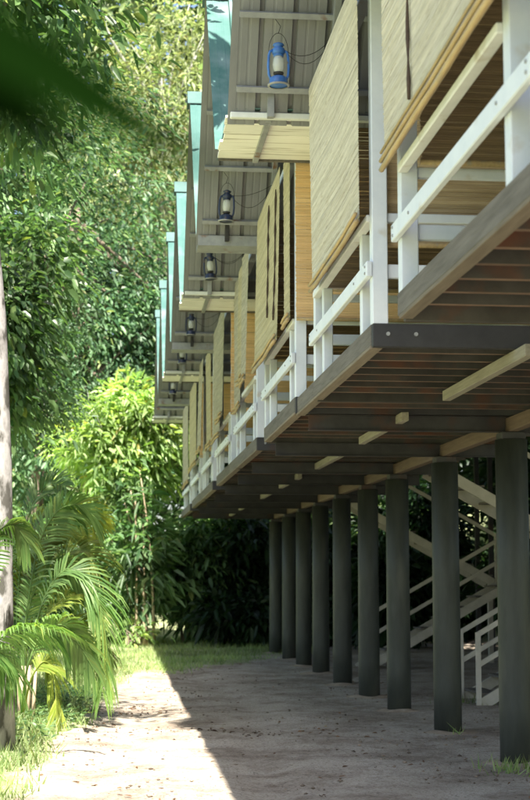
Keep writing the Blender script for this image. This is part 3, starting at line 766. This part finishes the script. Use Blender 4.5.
def crown_points(g, center, radii, nclump, shell=0.45, lumps=7):
    """clump centres filling an uneven crown: several lobes around the middle"""
    c = np.array(center, float); r = np.array(radii, float)
    lob = unit(g.normal(size=(lumps, 3))) * r * (0.35 + 0.3 * g.random((lumps, 1))) + c
    lr = r * (0.42 + 0.25 * g.random((lumps, 1)))
    k = g.integers(0, lumps, nclump)
    d = unit(g.normal(size=(nclump, 3))); rad = (shell + (1 - shell) * g.random((nclump, 1)) ** .6)
    return lob[k] + d * rad * lr[k], unit(d + 0.5 * unit(lob[k] + d * rad * lr[k] - c))

def foliage(g, C, O, per, spread, L, W, droop=0.2, fine=True, down=0.25, flat=0.6):
    n = len(C) * per
    Cc = np.repeat(C, per, 0); Oo = np.repeat(O, per, 0)
    q = g.normal(size=(n, 3)) * spread; q[:, 2] *= flat
    P = Cc + q
    D = unit(unit(q) * 0.8 + Oo * 0.5 + g.normal(size=(n, 3)) * 0.45 + np.array([0, 0, -down]))
    Nn = unit(np.array([0, 0, 0.75]) + Oo * 0.6 + g.normal(size=(n, 3)) * 0.55)
    cs = np.repeat(0.7 + 0.6 * g.random(len(C)), per)
    Ls = L * cs * (0.65 + 0.7 * g.random(n)); Ws = W * cs * (0.7 + 0.6 * g.random(n))
    return leaf_arrays(P, D, Nn, Ls, Ws, fine, droop)

def limb_pts(a, b, g, n=5, bow=0.12):
    a = np.array(a, float); b = np.array(b, float); ln = np.linalg.norm(b - a)
    m = g.normal(size=3) * ln * bow; m[2] = abs(m[2])
    return [tuple(a + (b - a) * t + m * 4 * t * (1 - t) * .5) for t in np.linspace(0, 1, n)]

def tree(name, label, base, trunk_pts, r0, center, radii, nclump, per, spread, L, W, lm, bark, seed, group=None, droop=0.2, fine=True,
         down=0.25, nlimb=14, shell=0.45, lumps=7, keep=None, limb_r=0.3, flat=0.6, cat='tree', t0=0.45):
    g = np.random.default_rng(seed)
    zb = gz(base[0], base[1]); root = empty(name, (base[0], base[1], zb))
    C, O = crown_points(g, center, radii, nclump, shell, lumps)
    if keep is not None:
        k = keep(C); C = C[k]; O = O[k]
    off = np.array([base[0], base[1], zb])
    V, F = foliage(g, C, O, per, spread, L, W, droop, fine, down, flat)
    me = mesh_np('crown', V - off, [F])
    put('crown', me, lm, root)
    b = MB()
    tp = [Vector(p) - Vector(off) for p in trunk_pts]; tp[0].z = -0.1
    rr = list(np.linspace(r0, r0 * .45, len(tp))); rr[0] *= 1.12
    b.tube(tp, rr, 12)
    b.build('trunk', bark, root, smooth=True); b = MB()
    for j in range(min(nlimb, len(C))):
        e = C[g.integers(0, len(C))] - off
        t = t0 + (1 - t0) * g.random(); i = min(int(t * (len(tp) - 1)), len(tp) - 2); f = t * (len(tp) - 1) - i
        s = tp[i].lerp(tp[i + 1], f)
        pts = limb_pts(s, e, g); r1 = r0 * limb_r * (0.6 + .5 * g.random())
        b.tube(pts, list(np.linspace(r1, r1 * .25, len(pts))), 6)
    b.build('limbs', M['bark'] if bark == M['bark_pale'] else bark, root, smooth=True)
    tag(root, label, cat, group)
    return root

GT = 'trees left of the cabins'
# keep crowns clear of the cabins
def clear(C): return ~((C[:, 0] > 0.35) & (C[:, 1] < 37.0))
pale = tree('tree', 'pale barked tree with glossy leaves, its trunk cut by the left edge', (-1.15, 14.9),
     [(-1.11, 14.9, 0), (-1.13, 14.95, 1.4), (-1.15, 15.0, 2.7), (-1.22, 15.05, 4.2), (-1.42, 15.2, 6.2), (-1.7, 15.6, 8.2)], 0.165,
     (-2.2, 15.9, 8.6), (2.5, 2.4, 3.2), 470, 20, 0.30, 0.17, 0.065, M['leaf_glossy'], M['bark_pale'], 21, GT, 0.25, True, 0.35, 22, t0=0.85, keep=lambda C: clear(C) & (C[:, 2] > 5.0) & (C[:, 0] < 0.25))
tree('tree', 'dense green tree filling the middle left behind the pale trunk', (-2.9, 24.5),
     [(-2.9, 24.5, 0), (-2.8, 24.5, 2.5), (-2.5, 24.6, 5), (-2.2, 24.8, 8)], 0.20,
     (-3.0, 25, 7.3), (2.9, 2.6, 4.6), 400, 60, 0.44, 0.13, 0.052, M['leaf_mid'], M['bark'], 22, GT, 0.3, True, 0.4, 70, lumps=22, flat=0.28, shell=0.7, keep=lambda C: clear(C) & (C[:, 2] > 2.6))
tree('tree', 'tall dark leaved tree standing behind the bright young tree', (-2.4, 42),
     [(-2.4, 42, 0), (-2.2, 42, 4), (-1.8, 42, 8), (-1.2, 42, 12)], 0.28,
     (-1.2, 43, 8.6), (4.2, 2.8, 6.6), 560, 52, 0.62, 0.20, 0.08, M['leaf_mid2'], M['bark'], 23, GT, 0.3, True, 0.4, 60, lumps=24, flat=0.28, shell=0.7)
tree('tree', 'pale yellowish feathery tree with bare twigs above the far roofs', (4.2, 54),
     [(4.2, 54, 0), (3.6, 54, 6), (2.0, 54, 11), (1.6, 54, 16), (1.5, 54, 20)], 0.30,
     (1.4, 54, 17.5), (4.2, 3.0, 6.5), 620, 24, 0.66, 0.28, 0.07, M['leaf_pale'], M['whitebark'], 24, GT, 0.3, False, 0.3, 60, lumps=10, limb_r=0.30)
tree('young_tree', 'bright yellow green young tree with a thin white trunk', (0.42, 38.4),
     [(0.42, 38.4, 0), (0.40, 38.4, 2), (0.42, 38.4, 4), (0.35, 38.4, 6.0)], 0.075,
     (0.10, 38.2, 5.0), (1.75, 1.2, 2.1), 230, 17, 0.20, 0.34, 0.070, M['leaf_bright'], M['whitebark'], 25, None, 0.35, True, 0.15, 26, lumps=9, limb_r=0.3)
tree('tree', 'fine leaved dark tree between the dense tree and the young tree', (-2.6, 31.5),
     [(-2.6, 31.5, 0), (-2.55, 31.5, 2.5), (-2.4, 31.5, 5), (-2.3, 31.5, 7.5)], 0.10,
     (-2.1, 31.5, 6.6), (1.35, 1.1, 2.7), 330, 60, 0.30, 0.075, 0.028, M['leaf_dark2'], M['bark'], 26, GT, 0.2, True, 0.2, 30, lumps=12, flat=0.3, shell=0.6)
tree('tree', 'round leaved tree just right of the pale trunk', (-2.2, 21.0),
     [(-2.2, 21, 0), (-2.1, 21, 2), (-1.9, 21, 4), (-1.8, 21, 6)], 0.09,
     (-1.75, 21, 5.4), (1.15, 1.0, 1.9), 240, 24, 0.24, 0.15, 0.07, M['leaf_glossy'], M['bark'], 27, GT, 0.3, True, 0.45, 24, lumps=9, shell=0.6)
# cane clump with several stems
g = np.random.default_rng(5)
cc = empty('cane_clump', (0.66, 37.2, gz(0.66, 37.2)))
b = MB(); tips = []
for k in range(9):
    bx = g.normal(0, 0.16); by = g.normal(0, 0.15); h = 2.6 + g.random() * 2.2; lx = g.normal(-0.25, 0.45)
    pts = [(bx + lx * t ** 2, by + g.normal(0, .02), h * t - 0.05) for t in np.linspace(0, 1, 8)]
    s = MB(); s.tube(pts, list(np.linspace(0.042, 0.014, 8)), 7); s.build('stem', M['stem'], cc, smooth=True)
    for t in np.linspace(.3, 1, 16): tips.append((bx + lx * t ** 2 + g.normal(0, .34), by + g.normal(0, .25), h * t + g.normal(0, .15)))
C = np.array(tips)
V, F = foliage(g, C, unit(C - np.array([0, 0, 2.0])), 9, 0.16, 0.34, 0.075, 0.35, True, 0.1)
put('foliage', mesh_np('foliage', V, [F]), M['leaf_mid'], cc)
tag(cc, 'clump of slender tan canes rising at the end of the lawn', 'plant')

def shrub(label, x, yy, w, d, h, n, per, L, W, lm, seed, group=None, cat='shrub', z0=0.0, fine=True):
    g = np.random.default_rng(seed)
    zb = gz(x, yy); r = empty('shrub', (x, yy, zb))
    C, O = crown_points(g, (0, 0, z0 + h * .5), (w, d, h * .56), n, 0.3, 8)
    C[:, 2] = np.abs(C[:, 2]) + 0.05
    V, F = foliage(g, C, O, per, 0.25, L, W, 0.3, fine, 0.2)
    V[:, 2] = np.maximum(V[:, 2], -0.02)
    put('foliage', mesh_np('foliage', V, [F]), lm, r)
    b = MB()
    for j in range(9):
        e = C[g.integers(0, len(C))]; pts = limb_pts((g.normal(0, .15), g.normal(0, .15), -.05), e, g); b.tube(pts, list(np.linspace(0.035, 0.008, len(pts))), 6)
    b.build('stems', M['bark'], r, smooth=True)
    tag(r, label, cat, group)
    return r
GU = 'shrubs at the foot of the trees'
shrub('dark shrub left of the cane clump, behind the palm', -0.35, 39.5, 1.0, 1.0, 2.4, 130, 16, 0.26, 0.08, M['leaf_mid'], 31, GU)
shrub('leafy shrub behind the areca palm at the left edge', -2.2, 36.5, 1.3, 1.2, 3.4, 180, 18, 0.26, 0.08, M['leaf_mid'], 32, GU)
shrub('green shrub just right of the cane clump', 1.9, 38.6, 1.2, 0.9, 3.6, 220, 18, 0.30, 0.09, M['leaf_mid'], 33, GU)
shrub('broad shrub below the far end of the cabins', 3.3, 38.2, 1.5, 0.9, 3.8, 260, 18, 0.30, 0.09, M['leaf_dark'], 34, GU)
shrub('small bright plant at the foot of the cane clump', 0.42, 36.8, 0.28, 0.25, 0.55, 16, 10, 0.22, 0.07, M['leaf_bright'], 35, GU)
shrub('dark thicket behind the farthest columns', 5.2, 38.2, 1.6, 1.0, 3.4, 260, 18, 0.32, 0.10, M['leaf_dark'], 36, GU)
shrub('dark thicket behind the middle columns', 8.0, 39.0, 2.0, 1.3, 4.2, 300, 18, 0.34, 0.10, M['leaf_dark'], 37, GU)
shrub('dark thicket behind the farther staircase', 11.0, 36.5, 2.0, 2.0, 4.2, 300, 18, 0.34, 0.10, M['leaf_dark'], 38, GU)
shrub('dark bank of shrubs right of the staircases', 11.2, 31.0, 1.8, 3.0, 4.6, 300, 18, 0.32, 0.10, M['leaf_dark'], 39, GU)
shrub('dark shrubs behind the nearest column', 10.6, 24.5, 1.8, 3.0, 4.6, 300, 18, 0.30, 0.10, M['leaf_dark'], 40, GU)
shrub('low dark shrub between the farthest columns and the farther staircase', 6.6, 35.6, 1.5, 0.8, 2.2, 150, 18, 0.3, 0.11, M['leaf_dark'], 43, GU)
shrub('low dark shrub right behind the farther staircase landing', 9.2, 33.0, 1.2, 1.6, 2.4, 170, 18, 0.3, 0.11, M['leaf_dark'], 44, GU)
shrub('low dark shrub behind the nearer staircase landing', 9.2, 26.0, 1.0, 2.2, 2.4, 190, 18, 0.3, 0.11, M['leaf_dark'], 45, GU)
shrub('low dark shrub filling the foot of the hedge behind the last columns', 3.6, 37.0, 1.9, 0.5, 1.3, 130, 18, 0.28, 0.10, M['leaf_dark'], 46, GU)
GR = 'tall shading trees behind the cabins'  # trees added with dense canopies to block sky light from behind
for k, (x, yy, lab) in enumerate(((9.5, 14, 'tall tree behind the nearest cabin'), (10.5, 21, 'tall tree behind the nearer staircase'), (10.8, 28, 'tall tree behind the farther staircase'),
                             (9.5, 35, 'tall tree behind the far end of the row'), (5.2, 45, 'tall tree beyond the farthest column'), (13, 44, 'tall tree far behind the staircases'))):
    tree('tree', lab, (x, yy), [(x, yy, 0), (x - .1, yy, 3), (x - .3, yy, 6), (x - .5, yy, 9)], 0.24, (x - 0.5, yy, 7.6), (4.4, 4.6, 4.2), 620, 18, 0.6, 0.36, 0.17,
         M['leaf_dark'], M['bark'], 60 + k, GR, 0.2, False, 0.25, 20, lumps=10, keep=lambda C: (C[:, 0] > 8.7) | (C[:, 1] > 38.5))
# far wood: one mass
g = np.random.default_rng(9)
n = 13000
C = np.stack([g.uniform(-26, 42, n), g.uniform(62, 74, n), g.uniform(0, 1, n) ** 0.9 * 36], -1)
C[:, 1] += (fbm(C[:, 0], C[:, 2], 0.25) - .5) * 10
V, F = foliage(g, C, np.tile(np.array([[0, -1.0, 0.2]]), (n, 1)), 9, 0.9, 0.8, 0.34, 0.2, False, 0.2)
fw = put('far_wood', mesh_np('far_wood', V, [F]), M['leaf_far'])
tag(fw, 'distant wood closing the view behind everything', None, None, 'stuff')

# ------------------------------------------------------------------ palms
def frond_mesh(g, R_, nl=34, ll=0.5, lw=0.035, hang=0.5, twist=0.9):
    """pinnate frond along the rachis points R_"""
    t = np.linspace(0, 1, len(R_))
    b = MB(); b.tube([tuple(p) for p in R_], list(np.linspace(0.013, 0.003, len(R_))), 6)
    V = [np.array(b.v)]; fq = [np.array([f for f in b.f if len(f) == 4])]; off = len(b.v)
    ts = np.linspace(0.30, 0.995, nl)
    for sgn in (-1, 1):
        tt = ts + g.normal(0, .004, nl)
        px = np.stack([np.interp(tt, t, R_[:, i]) for i in range(3)], -1)
        tg = unit(np.stack([np.interp(tt + .02, t, R_[:, i]) - np.interp(tt - .02, t, R_[:, i]) for i in range(3)], -1))
        sd0 = unit(np.cross(tg, np.array([[0, 0.25, 1.0]]))); up0 = np.cross(sd0, tg)
        side = (sd0 * math.cos(twist) + up0 * math.sin(twist)) * sgn
        up = up0 * math.cos(twist) - sd0 * math.sin(twist)
        prof = np.sin(np.clip((ts - .2) / .84, 0, 1) * math.pi) ** .5 * .8 + .2
        L = (ll * prof * (0.9 + .2 * g.random(nl)))[:, None]
        d = unit(side * (0.85 - .35 * ts[:, None]) + tg * (0.45 + .6 * ts[:, None]) + up * 0.18 + g.normal(0, .06, (nl, 3)))
        dn = np.array([[0, 0, -1.0]])
        wv = unit(np.cross(d, up)) * lw
        p1 = px + d * L * .45 + dn * L * hang * .16; p2 = px + d * L * .8 + dn * L * hang * .5; p3 = px + d * L * .98 + dn * L * hang * .95
        vv = np.stack([px - wv * .25, px + wv * .25, p1 - wv * .5, p1 + wv * .5, p2 - wv * .38, p2 + wv * .38, p3 - wv * .04, p3 + wv * .04], 1).reshape(-1, 3)
        base = (np.arange(nl) * 8)[:, None] + off
        for k in range(3): fq.append(base + np.array([[2 * k, 2 * k + 1, 2 * k + 3, 2 * k + 2]]))
        V.append(vv); off += len(vv)
    return mesh_np('frond', np.concatenate(V), [np.concatenate(fq)])

g = np.random.default_rng(77)
def palm(name, label, base, fronds, ncane, seed):
    """fronds: material, leaflet length, hang, world points of the rachis from the crown outwards"""
    g = np.random.default_rng(seed)
    r = empty(name, (base[0], base[1], gz(*base))); o = np.array(r.location)
    for (m, ll, hang, pts) in fronds:
        P = np.array(pts) - o; first = P[0].copy()
        foot = np.array([g.normal(0, .06), g.normal(0, .06), 0.0])
        P = np.concatenate([[foot], P])
        u = np.linspace(0, len(P) - 1, 26); t = np.arange(len(P))
        Q = np.stack([np.interp(u, t, P[:, i]) for i in range(3)], -1)
        for _ in range(3): Q[1:-1] = (Q[:-2] + 2 * Q[1:-1] + Q[2:]) / 4
        put('frond', frond_mesh(g, Q, 70, ll * 1.05, 0.023, hang, g.choice([-1, 1]) * g.uniform(.6, 1.25)), M[m], r)
    for k in range(ncane):
        s = MB(); x, yy = g.normal(0, .07), g.normal(0, .07)
        s.tube([(x, yy, -.05), (x * 1.1, yy * 1.1, .3), (x * 1.3, yy * 1.3, .65)], [0.026, .022, .014], 8); s.build('cane', M['stem'], r, smooth=True)
    tag(r, label, 'palm')
palm('areca_palm', 'yellow green areca palm with arching fronds beside the pale trunk', (-1.009, 17.7), [
    ('frond', 0.46, 0.55, [(-0.96, 17.2, 0.794), (-0.782, 17.158, 1.516), (-0.506, 17.117, 1.829), (-0.223, 17.075, 1.572), (-0.07, 17.033, 1.018), (-0.129, 16.992, 0.417)]),
    ('frond', 0.42, 0.5, [(-1.053, 17.6, 0.944), (-0.894, 17.65, 2.088), (-0.664, 17.5, 2.453), (-0.419, 17.75, 2.524), (-0.202, 17.4, 2.312)]),
    ('frond', 0.42, 0.45, [(-1.171, 18.2, 0.92), (-1.108, 18.15, 2.1), (-0.973, 18.1, 2.61), (-0.774, 18.35, 2.806), (-0.593, 18.0, 2.738)]),
    ('frond_yellow', 0.42, 0.5, [(-0.982, 18.0, 0.811), (-0.743, 18.05, 1.685), (-0.514, 18.1, 2.005), (-0.249, 17.85, 1.907), (-0.082, 18.2, 1.567)]),
    ('frond_yellow', 0.4, 0.5, [(-0.998, 17.9, 0.701), (-0.774, 17.85, 1.256), (-0.527, 18.0, 1.486), (-0.292, 18.05, 1.391), (-0.12, 17.7, 1.074)]),
    ('frond_yellow', 0.42, 0.4, [(-1.123, 18.4, 0.793), (-0.957, 18.35, 1.626), (-0.817, 18.5, 2.109), (-0.594, 18.25, 2.247), (-0.376, 18.2, 2.103)]),
    ('frond_yellow', 0.42, 0.4, [(-1.159, 18.6, 0.784), (-1.13, 18.65, 1.626), (-1.046, 18.7, 2.175), (-0.906, 18.75, 2.423), (-0.711, 18.8, 2.364)]),
    ('frond', 0.36, 0.6, [(-0.945, 16.6, 0.664), (-0.804, 16.65, 1.067), (-0.564, 16.5, 1.178), (-0.374, 16.75, 0.975), (-0.276, 16.4, 0.651)]),
    ('frond_yellow', 0.3, 0.6, [(-0.922, 17.0, 0.531), (-0.792, 16.95, 0.751), (-0.687, 17.1, 0.687), (-0.629, 16.85, 0.431), (-0.623, 16.8, 0.166)]),
    ('frond', 0.42, 0.4, [(-1.27, 18.8, 0.896), (-1.315, 18.85, 1.748), (-1.365, 18.7, 2.358), (-1.536, 18.95, 2.615), (-1.748, 19.0, 2.554)]),
    ('frond', 0.42, 0.5, [(-1.118, 17.4, 0.84), (-1.295, 17.337, 1.515), (-1.542, 17.525, 1.855), (-1.828, 17.587, 1.741)]),
    ('frond_yellow', 0.42, 0.4, [(-1.104, 18.9, 0.77), (-0.869, 18.95, 1.872), (-0.62, 19.0, 2.372), (-0.343, 18.75, 2.462), (-0.146, 19.1, 2.302)]),
    ('frond_yellow', 0.4, 0.5, [(-1.03, 18.5, 0.61), (-0.717, 18.55, 1.024), (-0.438, 18.4, 1.147), (-0.198, 18.65, 0.898), (-0.095, 18.3, 0.581)]),
    ('frond', 0.4, 0.5, [(-1.085, 17.8, 0.764), (-0.985, 17.85, 1.395), (-0.808, 17.9, 1.743), (-0.6, 17.95, 1.791), (-0.411, 18.0, 1.568)])], 7, 78)
palm('areca_palm', 'small palm at the left edge reaching a pale frond across the trunk', (-1.337, 14.25), [
    ('frond', 0.3, 0.9, [(-1.309, 14.15, 0.632), (-1.159, 14.192, 1.036), (-0.872, 14.233, 1.198), (-0.569, 14.025, 1.195), (-0.338, 14.317, 1.055), (-0.196, 14.358, 0.812)]),
    ('frond', 0.3, 0.7, [(-1.332, 14.2, 0.628), (-1.282, 14.15, 1.449), (-1.109, 14.1, 2.073), (-0.954, 14.35, 2.175), (-0.823, 14.4, 1.979)]),
    ('frond', 0.26, 0.8, [(-1.323, 14.3, 0.621), (-1.235, 14.25, 0.943), (-1.049, 14.2, 1.008), (-0.934, 14.45, 0.811), (-0.853, 14.1, 0.632)]),
    ('frond_yellow', 0.28, 0.7, [(-1.351, 14.4, 0.614), (-1.54, 14.463, 1.351), (-1.799, 14.275, 1.539), (-2.055, 14.213, 1.266)])], 3, 79)

# branch of the pale barked tree reaching over the first roof, its long leaves shade the sheet below
g = np.random.default_rng(41)
o_ = np.array([pale.location.x, pale.location.y, pale.location.z])
b = MB(); b.tube([tuple(np.array(p) - o_) for p in ((-1.62, 15.5, 7.6), (-0.6, 14.4, 9.1), (0.5, 13.2, 9.6), (1.1, 12.6, 9.4))], [0.05, .035, .022, .012], 6)
b.build('branch', M['bark_pale'], pale, smooth=True)
C = np.array([(0.98, 12.55, 9.3), (1.10, 12.5, 8.9), (0.93, 12.6, 8.6), (1.2, 12.7, 9.2), (0.95, 12.7, 9.0), (1.05, 12.6, 8.3), (0.9, 12.4, 9.5), (1.3, 12.6, 8.7), (1.0, 12.5, 8.1), (0.95, 12.5, 9.8), (1.1, 12.45, 10.1)])
per = 24; n = len(C) * per; Cc = np.repeat(C, per, 0)
a = g.random(n) * 6.283; D = unit(np.stack([np.cos(a), np.sin(a) * .7, g.normal(-.25, .35, n)], -1))
V, F = leaf_arrays(Cc - o_, D, unit(np.array([0, -0.6, 1.]) + g.normal(0, .25, (n, 3))), 0.30 + .22 * g.random(n), 0.05 + .03 * g.random(n), True, 0.2)
put('leaf_cluster', mesh_np('leaf_cluster', V, [F]), M['frond_dark'], pale)
C = np.stack([g.uniform(-1.5, 0.75, 44), g.uniform(13.9, 14.8, 44), g.uniform(7.9, 8.9, 44)], -1)
V, F = foliage(g, C, unit(g.normal(size=(44, 3))), 22, 0.22, 0.17, 0.065)
put('high_boughs', mesh_np('high_boughs', V - o_, [F]), M['leaf_glossy'], pale)
b = MB()
for k in range(7): b.tube(limb_pts(np.array((-1.6, 15.4, 7.8)) - o_, C[k * 3] - o_, g), [0.03, .024, .018, .012, .008], 6)
b.build('high_limbs', M['bark'], pale, smooth=True)

# ------------------------------------------------------------------ grass, litter
g = np.random.default_rng(13)
def scatter(n, xa, xb, ya, yb, dens):
    x = g.uniform(xa, xb, n); yy = ya * (yb / ya) ** g.random(n)
    k = g.random(n) < dens(x, yy); return x[k], yy[k]
gxs, gys = scatter(90000, -3.2, 5.5, 10.5, 40, lambda x, yy: np.clip(grass_at(x, yy) * 1.15 - .12, 0, 1) * (0.35 + .65 * (fbm(x, yy, 1.7) > .42)))
# few weeds at column feet
ex = []; 
for (cx, cy, s, m) in ((3.5, 12.95, .17, 150), (3.62, 16.0, .05, 14), (4.9, 20.2, .25, 70)):
    ex.append(np.stack([g.normal(cx, s, m), g.normal(cy, s * 1.2, m)], -1))
ex = np.concatenate(ex); gxs = np.concatenate([gxs, ex[:, 0]]); gys = np.concatenate([gys, ex[:, 1]])
n = len(gxs)
hh = (0.05 + 0.10 * g.random(n)) * (0.6 + 0.7 * fbm(gxs, gys, 1.1)) * np.where((gxs < -0.3) & (gys > 15) & (gys < 22), 1.6, 1.0)
P = np.stack([gxs, gys, height_at(gxs, gys) - .005], -1)
a = g.random(n) * 6.283; wv = np.stack([np.cos(a), np.sin(a), 0 * a], -1) * (0.006 + .006 * g.random(n))[:, None]
ln = g.normal(0, .45, (n, 2))
tip = P + np.stack([ln[:, 0] * hh, ln[:, 1] * hh, hh], -1)
V = np.stack([P - wv, P + wv, tip], 1).reshape(-1, 3); F = np.arange(n * 3).reshape(-1, 3)
gr = put('grass', mesh_np('grass', V, [F]), M['grass']); tag(gr, 'short grass along the left verge and the far lawn', None, None, 'stuff')
# low broad-leaved cover under the palm
n0 = 5200
x = g.uniform(-2.6, 0.1, n0); yy = g.uniform(15.2, 21.5, n0)
k = g.random(n0) < np.clip(grass_at(x, yy), 0, 1) ** 2; x, yy = x[k], yy[k]; n0 = len(x)
P = np.stack([x, yy, height_at(x, yy) + g.random(n0) * .16], -1)
D = unit(np.stack([g.normal(size=n0), g.normal(size=n0), .35 + .5 * g.random(n0)], -1)); Nn = unit(np.array([0, 0, 1.]) + g.normal(0, .3, (n0, 3)))
V, F = leaf_arrays(P, D, Nn, .05 + .06 * g.random(n0), .025 + .02 * g.random(n0), True)
gc = put('ground_cover', mesh_np('ground_cover', V, [F]), M['leaf_mid']); tag(gc, 'low leafy ground cover below the palm', None, None, 'stuff')
# dry leaves and twigs
nn = 340
x = np.concatenate([g.uniform(-1.6, 3.4, 190), g.normal(0.1, .7, 90), g.normal(1.6, .5, 60)])
yy = np.concatenate([10.8 * (30 / 10.8) ** g.random(190), g.normal(19.3, .6, 90), g.normal(16.4, .25, 60)])
P = np.stack([x, yy, height_at(x, yy) + .008], -1)
a = g.random(nn) * 6.283; D = np.stack([np.cos(a), np.sin(a), g.normal(.05, .12, nn)], -1); D = unit(D)
Nn = unit(np.array([0, 0, 1.]) + g.normal(0, .35, (nn, 3)))
V, F = leaf_arrays(P, D, Nn, .025 + .055 * g.random(nn), .012 + .022 * g.random(nn), True, 0.0, 0.6)
V[:, 2] = np.maximum(V[:, 2], height_at(V[:, 0], V[:, 1]) + .003)
# small clods and pebbles lying in patches
nc = 3600
x = g.uniform(-1.2, 4.6, nc); yy = 10.8 * (30 / 10.8) ** g.random(nc)
k = g.random(nc) < np.clip((fbm(x, yy, 0.9) - .47) * 7, 0.03, 1) * (1 - grass_at(x, yy)); x, yy = x[k], yy[k]; nc = len(x)
r_ = (0.006 + 0.016 * g.random(nc) ** 2.5)[:, None]
c_ = np.stack([x, yy, height_at(x, yy) + r_[:, 0] * .35], -1)
oc = np.array([(1, 0, 0), (-1, 0, 0), (0, 1, 0), (0, -1, 0), (0, 0, .6), (0, 0, -.6)], float)
Vc = (c_[:, None, :] + r_[:, None, :] * oc[None] * g.uniform(.6, 1.4, (nc, 6, 1))).reshape(-1, 3)
fc = np.array([(0, 2, 4), (2, 1, 4), (1, 3, 4), (3, 0, 4), (2, 0, 5), (1, 2, 5), (3, 1, 5), (0, 3, 5)])
Fc = ((np.arange(nc) * 6)[:, None, None] + fc[None]).reshape(-1, 3)
cl = put('soil_clods', mesh_np('soil_clods', Vc, [Fc]), pm('soil_clod', (0.12, 0.085, 0.06), (0.30, 0.235, 0.17), 3, 0.95, rnd=0.4, island=True)); tag(cl, 'small clods and pebbles strewn over the path', None, None, 'stuff')
lt = put('leaf_litter', mesh_np('leaf_litter', V, [F]), M['litter']); tag(lt, 'dry fallen leaves scattered over the sandy path', None, None, 'stuff')

# ------------------------------------------------------------------ leaf close to the lens
sp = empty('sapling', (-1.8, -1.2, gz(-1.8, -1.2)))
OB = Vector((-0.75, 0.95, gz(-0.75, 0.95))) - sp.location
s = MB(); s.tube([(0, 0, -.05), (0.03, 0.03, 1.2), (0.08, 0.06, 2.2), (0.2, 0.15, 3.0)], [0.03, .025, .02, .012], 8); s.build('trunk', M['bark'], sp, smooth=True)
def big_leaf(a, b, w, up, name='leaf', near=False):
    a = Vector(a); b = Vector(b)
    if near: a = a + OB; b = b + OB
    d = (b - a); L = d.length; d.normalize(); sd = d.cross(Vector(up)).normalized(); u = sd.cross(d)
    mb = MB(); n = 10; vs = []
    for i in range(n + 1):
        t = i / n; ww = w * math.sin(math.pi * min(1, t * .93 + .06)) ** .75 * (1 - .35 * t)
        c = a + d * (L * t) - Vector((0, 0, 1)) * (0.12 * L * t * t)
        for q in (-1, 0, 1): vs.append(c + sd * (q * ww) + u * (abs(q) * ww * .25 + 0.0))
    fs = []
    for i in range(n):
        for q in range(2): k = i * 3 + q; fs.append((k, k + 1, k + 4, k + 3))
    if near:
        q = Vector((0, 0, CAM_H)) - sp.location; vs = [q + (v - q) * 0.55 - Vector((0, 0, 0.016)) for v in vs]
    mb.add(vs, fs); return mb.build(name, M['near_leaf'], sp, smooth=True)
# positions relative to the sapling base (world = base + these)
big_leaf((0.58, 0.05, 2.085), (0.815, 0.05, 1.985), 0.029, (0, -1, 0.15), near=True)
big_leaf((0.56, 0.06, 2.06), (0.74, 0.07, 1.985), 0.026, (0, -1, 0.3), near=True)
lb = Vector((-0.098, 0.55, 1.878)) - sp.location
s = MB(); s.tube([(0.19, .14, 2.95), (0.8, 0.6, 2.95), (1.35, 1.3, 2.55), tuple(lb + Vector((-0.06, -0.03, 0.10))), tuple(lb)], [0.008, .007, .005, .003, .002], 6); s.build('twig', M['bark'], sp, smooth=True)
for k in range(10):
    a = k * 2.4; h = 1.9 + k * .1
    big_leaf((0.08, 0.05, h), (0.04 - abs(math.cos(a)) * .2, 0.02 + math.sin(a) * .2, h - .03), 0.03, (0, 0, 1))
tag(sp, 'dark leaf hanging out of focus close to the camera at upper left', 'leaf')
